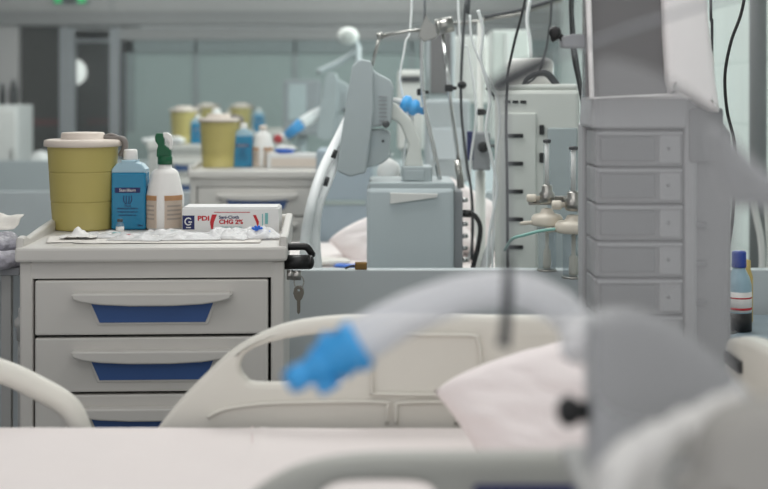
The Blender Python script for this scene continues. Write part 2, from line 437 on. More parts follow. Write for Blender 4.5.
# key hanging from the lock
kc = P(299, 277, 3.185)
k = thing('lock_keys', 'steel key on a ring hanging under the black trolley handle', 'key', kc)
MB().cyl((PX(287,3.185), 3.185, kc.z+.005), (PX(293,3.185), 3.185, kc.z+.005), .012, 20).cyl((PX(292,3.185), 3.185, kc.z+.004), (PX(301,3.185), 3.185, kc.z+.004), .012, 20).build('lock_key', 'steel', k)
q = MB().tube([(kc.x+.012*math.cos(a), 3.185, kc.z-.012+.016*math.sin(a)) for a in [i*math.pi/5 for i in range(11)]], .0016, 8, 2)
q.build('ring', 'steel', k)
s_ = [(-.011,0),(-.013,-.012),(-.009,-.024),(-.004,-.03),(-.0035,-.058),(0,-.063),(.0035,-.058),(.004,-.03),(.009,-.024),(.013,-.012),(.011,0),(.004,.006),(-.004,.006)]
MB().plate([[(kc.x+x, kc.z-.026+z) for x, z in s_], [(kc.x+.004*math.cos(a), kc.z-.031+.004*math.sin(a)) for a in [i*math.pi/4 for i in range(8)]]], 3.168, 3.1851, .0004).build('blade', 'keymetal', k)

# ------------------------------------------------------------------ things on the trolleys
def sharps_bin(c, label, r=.092, clip=True):
    t = thing('sharps_bin', label, 'sharps bin', c, 'yellow sharps bins')
    k = r/.092; z = lambda v: v*k
    def pr(l): return [(a*k, b*k) for a, b in l]
    MB().lathe(pr([(.078,0),(.081,.004),(.0781,.0052),(.0837,.0708),(.0838,.0722),(.0824,.0729),(.0824,.0751),(.0841,.0758),(.0842,.0772),(.0883,.1488),(.0884,.1502),(.0870,.1509),(.0870,.1531),(.0887,.1538),(.0888,.1552),(.0924,.2205),(.0925,.222),(.09,.222)]), c, 48).build('body', 'yellow', t)
    l = MB().lathe(pr([(.0935,.218),(.101,.219),(.102,.226),(.1,.235),(.093,.237),(.06,.238),(.058,.239),(.0565,.252),(.054,.255),(.03,.256),(.001,.256)]), c, 48).build('lid', 'lid', t)
    m = MB()
    m.box(c[0]+.056*k, c[0]+.10*k, c[1]-.012*k, c[1]+.012*k, c[2]+.236*k, c[2]+.246*k, .003)
    m.tube([(c[0]+.055*k, c[1]-.005, c[2]+.243*k), (c[0]+.075*k, c[1]-.005, c[2]+.249*k), (c[0]+.095*k, c[1]-.005, c[2]+.242*k)], .005*k)
    m.tube([(c[0]+.095*k, c[1], c[2]+.238*k), (c[0]+.108*k, c[1], c[2]+.235*k), (c[0]+.112*k, c[1], c[2]+.215*k), (c[0]+.100*k, c[1], c[2]+.192*k)], .0085*k)
    m.build('hinge_flap', 'flap', l)
    return t
b1 = (PX(83, 3.55), 3.55, TZ)
S1 = sharps_bin(b1, 'large yellow sharps bin with beige lid on the front trolley', .0945)
S2 = dup(S1, (PX(219, 6.42), 6.42, TZ), 'yellow sharps bin standing on the second trolley behind glass')
S3 = dup(S1, (PX(184, 9.35), 9.35, TZ), 'small blurred yellow bin left of the second trolley bin', sc=1.02)
S4 = dup(S1, (PX(241, 11.95), 11.95, TZ), 'faint yellow bin just right of the second trolley bin')
S5 = dup(S1, (PX(207, 11.95), 11.95, TZ), 'faint yellow bin showing above the second trolley bin lid')

def blue_bottle(c, label, text=True, sc=1.0):
    t = thing('disinfectant_bottle', label, 'bottle', c, 'blue disinfectant bottles')
    x, y, z = c; w = .0465; dp = .03
    body = [(x-w, z), (x+w, z), (x+w*1.0, z+.155), (x-w*1.0, z+.155)]
    MB().plate([rounded(body, .006)], y-dp, y+dp, .006).build('liquid_body', 'blue_liq', t)
    sh = [(x-w, z+.153), (x+w, z+.153), (x+w, z+.163), (x+w*.72, z+.178), (x+.02, z+.182), (x+.02, z+.188), (x-.02, z+.188), (x-.02, z+.182), (x-w*.72, z+.178), (x-w, z+.163)]
    MB().plate([sh], y-dp+.002, y+dp-.002, .005).build('shoulder', 'clear_plastic', t)
    cp = MB().lathe([(.019,.185),(.02,.187),(.0185,.212),(.0165,.216),(.001,.217)], c, 28).build('cap', 'white', t)
    f = y-dp-.0006
    l = MB().mat(0).plate([rounded([(x-.036, z+.100), (x+.032, z+.100), (x+.032, z+.114), (x-.036, z+.114)], .002)], f-.0006, f+.001, .0003)
    l.mat(1).text('Sterillium', x-.002, z+.107, f-.0012, .012, .044)
    l.mat(2)
    for dx in (-.011, -.004, .004, .011):
        l.tube([(x-.002+dx*.5, f, z+.070), (x-.002+dx, f, z+.080), (x-.002+dx*.9, f, z+.092)], .0011, 6, 3)
    l.text('Hand', x-.002, z+.065, f, .009, .016); l.text('disinfectant solution', x-.002, z+.058, f, .008, .056); l.text('for hygienic and surgical use', x-.002, z+.049, f, .006, .056)
    l.text('alcohol based rub', x-.002, z+.040, f, .006, .048); l.text('500 ml', x+.032, z+.012, f, .008, .014)
    l.build('label', ['navy', 'white', 'navy'], t)
    return t
B1 = blue_bottle((PX(130.5, 3.54), 3.54, TZ), 'blue disinfectant bottle with navy label beside the front yellow bin')
B2 = dup(B1, (PX(243.5, 6.42), 6.42, TZ), 'blue disinfectant bottle on the second trolley')
B3 = dup(B1, (PX(259, 11.9), 11.9, TZ), 'faint blue bottle far behind, above the second blue bottle')
B4 = dup(B1, (PX(197.5, 9.3), 9.3, TZ), 'faint blue bottle partly hidden behind the second yellow bin', sc=0.95)

def spray(c, label, trig=True):
    t = thing('spray_bottle', label, 'spray bottle', c, 'white spray bottles')
    x, y, z = c
    MB().lathe([(.048,0),(.051,.004),(.0525,.05),(.0525,.090),(.0515,.098),(.0385,.156),(.035,.164),(.028,.170),(.019,.173),(.018,.186)], c, 40).build('body', 'white', t)
    # printed amber label wrapped round the lower half with a white gap in the middle
    for a0, a1 in ((-165, -106), (-82, -18)):
        lb = MB(); st = []
        tb = bmesh.new(); lo, hi = [], []
        for k in range(13):
            a = R(a0+(a1-a0)*k/12)
            for lst, zz, rr in ((lo, .006, .0529), (hi, .098, .0527)):
                lst.append(tb.verts.new((x+math.cos(a)*rr, y+math.sin(a)*rr, z+zz)))
        for k in range(12): tb.faces.new((lo[k], lo[k+1], hi[k+1], hi[k]))
        bmesh.ops.solidify(tb, geom=tb.faces[:], thickness=-.0006)
        lb.mat(0)._take(tb, False)
        for k, zz in enumerate((.084, .066, .054, .042, .030)):
            tb = bmesh.new(); lo, hi = [], []
            for q in range(9):
                a = R(a0+(8 if k else 0)+(a1-a0-(16 if k else 0))*q/8)
                for lst, zq in ((lo, zz), (hi, zz+(.005 if k else .014))): lst.append(tb.verts.new((x+math.cos(a)*.0533, y+math.sin(a)*.0533, z+zq)))
            for q in range(8): tb.faces.new((lo[q], lo[q+1], hi[q+1], hi[q]))
            bmesh.ops.solidify(tb, geom=tb.faces[:], thickness=-.0003)
            if k: st.append(tb)
            else: band = tb
        lo_ = lb.build('label', 'label_cream', t)
        for q_ in st:
            b2 = MB(); b2._take(q_, False); b2.build('text_line', 'lid', lo_)
        bd = MB(); bd._take(band, False); bd.build('label_band', 'amber', lo_)
    if trig:
        h = MB()
        h.lathe([(.0205,.184),(.0205,.205),(.019,.207),(.001,.207)], c, 24)
        prof = [(-.022,.205),(.018,.205),(.017,.225),(.0,.24),(-.002,.258),(-.004,.272),(-.022,.273),(-.027,.262),(-.026,.25),(-.018,.238),(-.022,.222)]
        h.plate([[(x+a, z+b) for a, b in prof]], y-.011, y+.011, .003)
        hd = h.build('spray_head', 'green', t)
        g = MB(); prof = [(-.006,.262),(-.004,.274),(.008,.274),(.019,.266),(.022,.25),(.019,.228),(.013,.222),(.013,.245),(.005,.256)]
        g.plate([[(x+a, z+b) for a, b in prof]], y-.009, y+.009, .003); g.build('trigger', 'white', t)
    else:
        MB().lathe([(.0205,.184),(.0195,.2),(.015,.206),(.001,.207)], c, 24).build('cap', 'lid', t)
    return t
SP1 = spray((PX(165, 3.54), 3.54, TZ), 'white spray bottle with green trigger on the front trolley')
SP1.scale = (.98,.98,.955)
SP2 = spray((PX(263, 6.42), 6.42, TZ), 'white conical bottle next to the second blue bottle', False)
SP3 = dup(SP2, (PX(228.5, 11.95), 11.95, TZ), 'faint slim white bottle behind the second yellow bin')

# wipes box on the front trolley
yb = 3.44
def wipes():
    x0, x1 = PX(182, yb), PX(279, yb); z0 = TZ; z1 = PZ(209, yb)+.001
    t = thing('wipes_box', 'white wipes carton with red and navy print on the front trolley', 'box', ((x0+x1)/2, yb, z0))
    m = MB(); m.box(x0, x1, yb, yb+.1, z0, z1, .0015); m.box(x0+.004, x1-.004, yb+.004, yb+.096, z1, z1+.004, .001)
    m.build('carton', 'softwhite', t)
    f = yb-.0006
    X = lambda p: PX(p, yb); Z = lambda p: PZ(p, yb)
    p = MB(); p.mat(0).box(X(182.5), X(194.5), f, yb, Z(229.5), Z(215.5))
    p.mat(1); p.tube([(X(188.5)+.009*math.cos(a), f, Z(221.5)+.009*math.sin(a)) for a in [R(40+i*28) for i in range(11)]], .0018, 6, 2)
    p.box(X(188.5), X(192), f-.0006, f, Z(222.6), Z(221.4)).box(X(186), X(191), f-.0006, f, Z(228), Z(227))
    p.mat(2).text('PDI', X(203.5), Z(218.5), f, .017, X(209.5)-X(198), .0006)
    p.mat(2).plate([[(X(211), Z(229)), (X(213), Z(229)), (X(214), Z(222)), (X(217), Z(214.5)), (X(212), Z(214.5)), (X(210), Z(222))]], f-.0005, yb, .0002)
    p.plate([[(X(253), Z(215)), (X(256), Z(215)), (X(259), Z(222)), (X(258), Z(228)), (X(256), Z(222))]], f-.0005, yb, .0002)
    p.mat(0).text('Sani-Cloth', X(229), Z(217.3), f, .011, X(240)-X(220), .0003)
    p.mat(2).text('CHG 2%', X(231), Z(222), f, .016, X(243)-X(219), .0006)
    p.mat(3).text('alcohol wipes', X(231), Z(227), f, .007, X(242)-X(220))
    p.mat(3).box(X(262), X(263), f-.0003, yb, Z(228), Z(214)).box(X(265), X(268), f-.0003, yb, Z(224), Z(213))
    p.mat(2).box(X(214), X(250), f-.0003, yb, Z(212.6), Z(212))
    p.build('printed_front', ['navy', 'white', 'print_red', 'teal_print'], t)
wipes()

# small vial in front of the blue bottle
vc = (PX(120, 3.40), 3.40, TZ)
t = thing('glass_vial', 'tiny clear vial standing before the front blue bottle', 'vial', vc)
MB().lathe([(.010,0),(.0105,.003),(.0105,.026),(.006,.031),(.006,.034)], vc, 20).build('body', 'jar', t)
MB().lathe([(.0107,.003),(.0107,.02)], vc, 20).build('label', 'white', t)
MB().lathe([(.0072,.033),(.0072,.040),(.001,.0405)], vc, 20).build('cap', 'darkgrey', t)

# papers, tissue and pouches lying on the tray
def flat(name, pts, Yc, z, label, cat, group, m='paper', bow=.004, rz=0.0):
    pass
def sheet_of(name, cx, cy, w, h, rz, z, amp, m, tagv, extra=None, seed=0):
    g = MB()
    g.grid(-w/2, w/2, -h/2, h/2, 18, 14, lambda x, y: amp*(0.5+0.5*noise.noise(Vector((x*38+seed, y*38, seed))))*1.0)
    g.xf(Matrix.Translation((cx, cy, z)) @ Matrix.Rotation(rz, 4, 'Z'))
    ms = [m]
    t = g.build(name, ms, tagv=tagv)
    return t
sheet_of('paper_sheet', PX(72, 3.27), 3.285, .13, .14, R(12), TZ+.0005, .003, 'paper', ('flat cream paper sheet at the left front of the tray', 'paper'), seed=2)
sheet_of('paper_sheet', PX(170, 3.27), 3.275, .46, .15, R(2), TZ+.0006, .0022, 'paper', ('large white paper spread under the clear packets on the front tray', 'paper'), seed=9)
tis = MB()
tc = P(78, 240, 3.27)
def tisf(x, y):
    r = math.hypot(x, y); return .004+.030*math.exp(-(r/.018)**2)*(.7+.5*noise.noise(Vector((x*90, y*90, 1))))+.004*noise.noise(Vector((x*70, y*70, 4)))
tis.grid(-.045, .045, -.03, .03, 30, 24, tisf); tis.xf(Matrix.Translation((tc.x, 3.285, TZ+.005)))
tis.build('tissue', 'white', tagv=('crumpled white tissue lying before the front yellow bin', 'tissue'))
def pouch(px, yc, w, h, rz, label, print_m, z=TZ+.001, amp=.018, seed=0, big=False):
    c = (PX(px, yc), yc, z)
    t = thing('syringe_pouch', label, 'packet', c, 'clear packets on the front tray')
    g = MB(); g.grid(-w/2, w/2, -h/2, h/2, 24, 16, lambda x, y: .003+amp*(1-abs(2*x/w)**3)*(1-abs(2*y/h)**3)*(.5+.6*noise.noise(Vector((x*45+seed, y*45, seed))))+.002*noise.noise(Vector((x*120, y*120, seed))))
    Mx = Matrix.Translation(c) @ Matrix.Rotation(rz, 4, 'Z')
    g.xf(Mx).build('film', 'pouch', t)
    s = MB(); s.cyl((-w*.36, 0, .006), (w*.2, 0, .006), .0045, 14).cyl((w*.2, 0, .006), (w*.4, 0, .006), .0022, 10)
    s.xf(Mx).build('syringe', 'white', t)
    s = MB(); s.cyl((w*.12, 0, .0068), (w*.26, 0, .0068), .0058 if not big else .009, 14).xf(Mx)
    if big:
        for a in range(5):
            an = R(a*36); s.cyl((c[0]+.0, c[1]-.015, c[2]+.018), (c[0]+.016*math.cos(an), c[1]-.02, c[2]+.018+.013*math.sin(an)), .0035, 8)
    s.build('hub', print_m, t)
    return t
pouch(106, 3.33, .14, .09, R(5), 'clear packet with faint teal mark, leftmost on the front tray', 'teal_print', seed=1)
pouch(140, 3.28, .14, .10, R(170), 'clear packet with red and teal marks, middle of the front tray', 'print_red', seed=3)
pouch(165, 3.37, .13, .08, R(-6), 'clear packet with teal hub below the spray bottle', 'teal_print', seed=5)
pouch(192, 3.29, .15, .11, R(4), 'clear empty looking packet below the navy square of the carton', 'white', seed=8)
pouch(228, 3.31, .13, .11, R(-14), 'puffed clear packet in front of the carton print', 'white', seed=11, amp=.036)
pouch(258, 3.33, .12, .12, R(10), 'clear packet with bright blue stopcock at the right of the tray', 'bright_blue', seed=13, amp=.034, big=True)

# things on the other trolleys
x0, x1 = PX(267, 6.3), PX(325, 6.3)
t = thing('wipes_box', 'pale wipes carton on the second trolley under the blue tray', 'box', ((x0+x1)/2, 6.3, TZ))
MB().box(x0, x1, 6.3, 6.42, TZ, TZ+.07, .003).build('carton', 'softwhite', t)
MB().box(x0+.02, x1-.03, 6.297, 6.30, TZ+.008, TZ+.05, .0008).build('printed_front', 'lid', t)
bx = (PX(285, 6.36), 6.36, TZ+.071)
t = thing('kidney_tray', 'small blue and white tray lying on the second trolley carton', 'tray', bx)
MB().lathe([(.035,0),(.05,.014),(.052,.02),(.047,.02),(.03,.006)], bx, 28, sx=1.0, sy=.7).build('bowl', 'bright_blue', t)
MB().blob((bx[0]+.008, bx[1], bx[2]+.026), (.05, .03, .012), .8, .008, 30, 20, 12).build('wad', 'softwhite', t)
for k, (px, yy, h, lab) in enumerate(((150, 9.2, .05, 'white crumpled bag left on the third trolley'), (166, 9.22, .07, 'white crumpled bag near the third yellow bin'), (178, 9.15, .05, 'white crumpled bag in front of the third yellow bin'))):
    MB().blob((PX(px, yy), yy, TZ+h/2), (.055, .05, h/2), .9, .018, 18, 24, 16).build('crumpled_bag', 'softwhite', tagv=(lab, 'bag', 'white bags on the third trolley'))
MB().lathe([(.03,0),(.034,.01),(.034,.07),(.02,.09),(.012,.1),(.012,.115),(.001,.116)], (PX(156, 6.4)+.9*0-0, 6.4-.0, TZ), 20).bm.free()
w = (PX(216.5, 9.4), 9.4, TZ)
t = thing('capped_bottle', 'white bottle with red band seen above the second yellow bin lid', 'bottle', w)
MB().lathe([(.04,0),(.045,.01),(.045,.16),(.035,.2),(.033,.23),(.02,.25),(.001,.252)], w, 24).build('body', 'white', t)
MB().lathe([(.0458,.155),(.046,.17),(.043,.19),(.0355,.205)], w, 24).build('label', 'print_red', t)
w = (PX(190, 6.3), 6.3, TZ)

# shelf and packets at the far left
ysh = 3.42
t = thing('side_table', 'grey side table at the left edge beside the front trolley', 'table', (-1.2, 3.5, 0))
MB().box(-1.50, TX-.385, ysh-.05, 3.74, PZ(276, ysh-.05), PZ(268, ysh-.05), .004).build('table_top', 'frame', t)
for xx in (-1.48, -.985):
    for yy in (ysh-.02, 3.72): MB().box(xx-.012, xx+.012, yy-.012, yy+.012, 0, PZ(275, ysh-.05)).build('leg', 'bedframe', t)
zt = PZ(268, ysh-.05)
for k, (px, yy, w, h, a, lab) in enumerate(((6, 3.46, .11, .085, 8, 'large crinkled clear bag with purple contents on the side table'), (11, 3.40, .07, .04, -12, 'small crinkled clear packet at the front of the side table'))):
    g = MB(); g.blob((PX(px, yy)-.03, yy, zt+h/2), (w/2+.03, .06, h/2), .8, .03, 22, 30, 20).xf(Matrix.Identity(4))
    g.build('supply_bag', 'bag_dark', tagv=(lab, 'bag', 'supply bags on the side table'))
g = MB(); g.grid(-.07, .07, -.05, .05, 16, 12, lambda x, y: .01*noise.noise(Vector((x*30, y*30, 2)))+.012)
g.xf(Matrix.Translation((PX(3, 3.55)-.03, 3.57, zt+.088)) @ Matrix.Rotation(R(20), 4, 'X')).build('paper_wrap', 'paper', tagv=('white paper wrap lying on the crinkled bag at the left edge', 'paper'))

# ------------------------------------------------------------------ the front bed
MT = PZ(428, 2.40)
bed = thing('hospital_bed', 'hospital bed in front with arched cream side rails', 'bed', (-.45, 1.95, 0))
MB().box(-1.75, .62, 1.50, 2.40, MT-.16, MT-.004, .03, 3).build('mattress', 'mattress', bed)
MB().box(-1.8, .62, 1.55, 2.36, MT-.25, MT-.162, .01).box(-1.5, .3, 1.7, 2.2, .2, .3, .01).box(-1.2,-1.1,1.8,2.1,.28,MT-.24).box(.0,.1,1.8,2.1,.28,MT-.24).build('frame', 'bedframe', bed)
for sx in (-1.5, .3):
    for sy in (1.66, 2.24):
        MB().cyl((sx, sy-.018, .075), (sx, sy+.018, .075), .075, 24).box(sx-.02, sx+.02, sy-.03, sy+.03, .13, .22).build('caster', 'darkgrey', bed)
yr = 2.45
outer = [(150,440),(160,425),(180,400),(205,375),(230,352),(258,335),(290,323),(330,317),(380,315),(480,316),(560,317),(610,320),(640,330),(660,350),(668,380),(668,470),(120,470)]
hole = [(241,362),(247,353),(262,345),(290,338),(330,333),(348,334),(354,342),(352,362),(346,376),(334,382),(300,383),(255,383),(246,378),(241,371)]
hole2 = [(556,345),(610,343),(635,352),(642,372),(635,383),(560,384)]
r = MB().plate([smooth_loop(pl(outer, yr), 3), smooth_loop(pl(hole, yr), 3), smooth_loop(pl(hole2, yr), 3)], yr-.008, yr+.03, .012, smooth=True)
def ridge(r, pts, rad=.0035, close=True):
    q = [P(x, y, yr-.012) for x, y in pts]
    if close: q.append(q[0])
    r.tube(q, rad, 8, 3)
rail = r.build('side_rail', 'rail', bed)
rr = MB(); ridge(rr, [(372,346),(374,338),(384,335),(470,335),(477,340),(480,350),(482,385),(478,394),(380,394),(372,390)])
rr.build('grip_panel', 'rail', rail)
rr = MB(); ridge(rr, [(208,418),(222,410),(260,404),(320,402),(384,402),(387,408),(387,424)], close=False)
ridge(rr, [(396,424),(396,408),(400,403),(450,402),(456,408),(456,424)], close=False); rr.build('rib', 'rail', rail)
yl = 2.46
MB().tube([P(-150,372,yl), P(-60,358,yl), P(0,371,yl), P(40,389,yl), P(66,405,yl), P(78,425,yl), P(82,450,yl), P(82,480,yl)], .0225, 16).tube([P(-150,372,yl), P(-190,400,yl), P(-200,440,yl), P(-200,480,yl)], .0225, 16).box(PX(-210,yl), PX(95,yl), yl-.02, yl+.02, PZ(500,yl), PZ(470,yl), .01).build('side_rail', 'rail', bed)
# near rail
yn = 1.42
outer = [(225,520),(245,500),(272,481),(300,468),(335,460),(380,456),(480,455),(600,454),(720,453),(740,470),(740,640),(220,640)]
hole = [(318,500),(326,488),(345,481),(395,480),(425,483),(436,495),(430,520),(325,520)]
r = MB().plate([smooth_loop(pl(outer, yn), 3), smooth_loop(pl(hole, yn), 3)], yn-.012, yn+.03, .012, smooth=True)
nr = r.build('side_rail', 'rail_shaded', bed)
nr['label'] = 'near side rail, its grey standing for shade'
MB().box(PX(472,yn), PX(604,yn), yn-.02, yn-.010, PZ(530,yn), PZ(481,yn), .004).build('control_panel', 'navy', nr)
# headboard
hb = MB()
prof = [(1.42,.30),(2.44,.30),(2.46,.60),(2.45,.86),(2.40,.905),(2.25,.925),(1.95,.93),(1.65,.925),(1.46,.90),(1.40,.85),(1.39,.60)]
hb.plate([smooth_loop(prof, 3)], .64, .69, .015, smooth=True)
for v in hb.bm.verts: v.co = Vector((v.co.y+.0, v.co.x, v.co.z))
bmesh.ops.recalc_face_normals(hb.bm, faces=hb.bm.faces[:])
hbo = hb.build('headboard', 'rail', bed)
MB().box(.632, .642, 2.32, 2.42, PZ(368,2.37), PZ(356,2.37), .003).build('hand_slot', 'gap', hbo)

# sheet over the mattress
def shz(x, y):
    e = max(0, (abs(y-1.95)-.42)/.035); e = min(e, 1)
    z = MT+.004+.0025*noise.noise(Vector((x*5, y*6, 0)))-.02*e*e
    z += .003*math.exp(-((x-PX(252,2.2)-.03*(y-2.2))/.004)**2)
    return z
sho = MB().grid(-1.74, .61, 1.495, 2.405, 260, 60, shz, .003).build('bed_sheet', 'sheet', tagv=('white sheet stretched over the front hospital bed mattress', 'sheet'))
MB().tube([(PX(252,2.395), 2.395, MT-.004), (PX(252,2.36), 2.36, MT+.0045), (PX(252.5,2.0), 2.0, MT+.0045), (PX(253,1.6), 1.6, MT+.0045)], .0022, 8).build('seam', 'seam', sho)
# pillow
def pil(c, a, rot, label, w=.20, h=.145, d=.075, bend=0.0):
    def fn(v):
        x, y, z = v.x/w, v.y/d, v.z/h
        # rectangular outline with pinched corners
        u = math.copysign(abs(x)**.75, x); s = math.copysign(abs(z)**.75, z)
        k = 1+.12*(x*x)*(z*z)
        f = (1-min(1, abs(u))**4)*(1-min(1, abs(s))**4)
        return Vector((u*w*k, math.copysign(d*(f**.5), y)*abs(y)**.6 if abs(y) > 1e-6 else 0, s*h*k))
    m = MB(); t = bmesh.new(); n = 40
    for side in (-1, 1):
        g = [[t.verts.new((0,0,0)) for i in range(n+1)] for j in range(n+1)]
        for j in range(n+1):
            for i in range(n+1):
                u = -1+2*i/n; s = -1+2*j/n
                th = ((1-u**4)*(1-s**4))**.5
                kx = 1-.08*(1-abs(u)**2)*0-.07*(1-u*u)*abs(s)**3; 
                x = u*w*(1-.06*(1-s*s)*1.0*abs(u)); z = s*h*(1-.07*(1-u*u)*abs(s))
                y = side*(d*th+.010*th*noise.noise(Vector((u*2.2+s, s*2.5, side)))+.007*th*noise.noise(Vector((u*7+s*4, s*3, side+3))))
                z -= bend*(x+w)**2
                g[j][i].co = (x, y, z)
        for j in range(n):
            for i in range(n):
                q = (g[j][i], g[j][i+1], g[j+1][i+1], g[j+1][i]); t.faces.new(q if side < 0 else q[::-1])
    bmesh.ops.remove_doubles(t, verts=t.verts[:], dist=1e-5)
    m._take(t, True)
    m.xf(Matrix.Translation(Vector(c)) @ Matrix.Rotation(R(a), 4, 'Y') @ Matrix.Rotation(R(rot), 4, 'X'))
    return m.build('pillow', 'pillow', tagv=(label, 'pillow', 'white bed pillows'))
pil((PX(560,2.08), 2.08, MT+.135), -34, -34, 'white pillow propped at the head of the front bed', .17, .125, .075, 1.05)

# ------------------------------------------------------------------ blurred equipment right in front of the bed
yv = 1.16
t = thing('ventilator', 'smooth grey rounded ventilator housing in the blurred foreground', 'ventilator', (PX(655,yv), yv+.05, 0))
outer = [(584,480),(582,400),(582,332),(585,314),(600,306),(622,304),(650,311),(685,332),(715,358),(733,378),(738,392),(738,480),(738,560),(590,560)]
MB().plate([smooth_loop(pl(outer, yv+.06), 4)], yv, yv+.06, .014, smooth=True).build('housing', 'house', t)
ycv = yv-.095
cov = [(593,340),(593,120),(596,62),(640,66),(676,84),(712,112),(738,146),(768,176),(800,192),(800,212),(768,206),(738,208),(732,260),(730,330),(728,400),(650,420),(597,400)]
MB().plate([smooth_loop(pl(cov, ycv), 3)], ycv-.008, ycv, .003, smooth=True).build('smoky_cover', 'veil', t)
bar = [(716,128),(738,140),(768,170),(800,188),(840,196),(840,224),(800,218),(768,210),(738,206),(724,180)]
MB().plate([smooth_loop(pl(bar, ycv), 3)], ycv+.004, ycv+.03, .008, smooth=True).build('push_bar', 'house', t)
MB().blob(P(569,411,yv+.02), (.012,.012,.0145), 1.0).cyl(P(566,411,yv+.02), P(590,411,yv+.02), .0095).build('knob', 'black', t)
MB().box(PX(575,yv), PX(760,yv), .94, yv+.10, 1.00, 1.018, .006).build('shelf', 'bedframe', t)
MB().cyl((PX(660,yv), yv+.05, .1), (PX(660,yv), yv+.05, 1.0), .03).build('column', 'bedframe', t)
bb = MB()
for k in range(5):
    a = R(72*k+18); bb.cyl((PX(660,yv), yv+.05, .1), (PX(660,yv)+.22*math.cos(a), yv+.05+.22*math.sin(a), .06), .018)
bb.build('base', 'darkgrey', t)
for k in range(5):
    a = R(72*k+18); q = Vector((PX(660,yv)+.22*math.cos(a), yv+.05+.22*math.sin(a), .03))
    MB().cyl(q-Vector((0,.012,0)), q+Vector((0,.012,0)), .03, 18).build('caster', 'black', t)
# breathing tube with blue connector
yt = 1.27
t = thing('breathing_tube', 'clear breathing tube with bright blue end connector above the front bed', 'breathing tube', P(366,338,yt))
g = MB(); path = [P(360,341,yt), P(385,326,yt), P(417,310,yt), P(468,293,yt), P(515,290,yt), P(550,302,yt), P(574,322,yt), P(580,350,yt-.03)]
g.tube(path, [.023,.0215,.020,.0185,.018,.018,.018,.018], 20, 8); g.build('hose', 'circuit', t)
a = P(363,342,yt); b = P(288,383,yt); d = (b-a)
L_ = d.length
g = MB().lathe([(.018,0),(.025,.001),(.026,.012),(.022,.016),(.024,.030),(.019,.034),(.017,.044),(.020,.048),(.014,.054),(.012,.066),(.014,.070),(.011,L_),(.008,L_)], a, 26, d)
side = P(318,366,yt); g.lathe([(.012,0),(.013,.022),(.011,.026)], side, 18, P(333,392,yt)-side)
side = P(335,352,yt); g.lathe([(.014,0),(.012,.02)], side, 18, P(312,338,yt)-side)
g.build('connector', 'conn_blue', t)
# support arm that carries it
ya = 1.15
t = thing('support_arm', 'dark blurred support arm hanging in front of the background machines', 'support arm', (PX(800,ya), ya, 0))
MB().tube([P(490,89,ya), P(512,78,ya), P(548,60,ya)], [.006,.009,.007], 12).build('clamp', 'darkgrey', t)
MB().tube([P(540,64,ya), P(620,32,ya), P(720,0,ya), P(800,-22,ya)], .0018, 10).build('arm', 'frame', t)
MB().cyl(P(503,84,ya), P(508,262,ya), .0026, 12).build('rod', 'frame', t)
MB().tube([P(508,255,ya), P(508,290,ya), P(505,335,ya), P(503,346,ya)], [.003,.005,.0052,.007], 12).build('tube_clip', 'darkgrey', t)
MB().cyl((PX(800,ya), ya, .05), (PX(800,ya), ya, PZ(-24,ya)), .012).lathe([(.16,0),(.16,.02),(.05,.05),(.013,.06)], (PX(800,ya), ya, 0), 28).build('post', 'bedframe', t)
# crumpled white cloth on the ventilator shelf
g = MB()
yc = .99
cl = [P(598,520,yc), P(616,485,yc), P(640,460,yc), P(668,440,yc), P(698,424,yc), P(718,410,yc), P(738,402,yc)]
g.tube(cl, [.012,.020,.020,.017,.014,.011,.006], 28, 10)
for v in g.bm.verts:
    n = noise.noise(Vector((v.co.x*55, v.co.y*30, v.co.z*18)))*.013+noise.noise(v.co*70)*.007
    v.co += Vector((n, n*.5, n))
g.box(PX(600,yc), PX(660,yc), yc-.012, yc+.015, 1.019, PZ(470,yc), .004)
g.build('crumpled_cloth', 'white', tagv=('crumpled white cloth in the blurred right foreground', 'cloth'))
# nearest cream housing
yq = .86
t = thing('equipment_cabinet', 'cream rounded equipment corner at the bottom right edge, very blurred', 'equipment', (PX(760,yq), yq+.04, 0))
outer = [(703,520),(702,480),(705,455),(713,436),(730,419),(757,409),(800,406),(860,410),(880,430),(880,520)]
lp = pl(outer, yq); lp = smooth_loop(lp, 4)
MB().plate([lp], yq, yq+.05, .018, smooth=True).build('housing', 'near_cream', t)
MB().box(PX(697,yq), PX(876,yq), yq+.01, yq+.08, .06, PZ(500,yq), .008).build('body', 'near_cream', t)
for k in (0, 1): MB().box(PX(700+k*140,yq), PX(730+k*140,yq), yq-.03, yq+.085, 0, .07, .008).build('foot', 'darkgrey', t)

# ------------------------------------------------------------------ pump tower behind the front bed
yw = 2.72
X = lambda p: PX(p, yw); Z = lambda p: PZ(p, yw)
t = thing('pump_tower', 'grey equipment tower holding the pump stack right of centre', 'equipment tower', (X(665), yw+.15, 0))
MB().box(X(684), X(697), yw-.006, yw+.2, .15, Z(100), .008).box(X(592), X(684), yw+.13, yw+.2, .2, Z(125), .005).build('column', 'tower_light', t)
c = MB().plate([[(X(690),.15),(X(690),Z(94)),(X(704),Z(103)),(X(720),Z(115)),(X(733),Z(134)),(X(733),.15)]], yw+.01, yw+.22, .008)
sidec = c.build('side_cabinet', 'tower', t)
MB().plate([rounded([(X(688), Z(162)), (X(722), Z(162)), (X(722), Z(108)), (X(688), Z(108))], .008)], yw-.012, yw+.012, .003).build('display', 'tower_dark', sidec)
for py in (225, 264, 303):
    MB().box(X(690), X(707), yw-.004, yw+.012, Z(py+3), Z(py-3), .002).build('tab', 'tower_dark', sidec)
MB().plate([rounded([(X(589), Z(128)), (X(686), Z(128)), (X(690), Z(84)), (X(640), Z(76)), (X(592), Z(80))], .01)], yw-.01, yw+.14, .006).build('head_unit', 'tower_light', t)
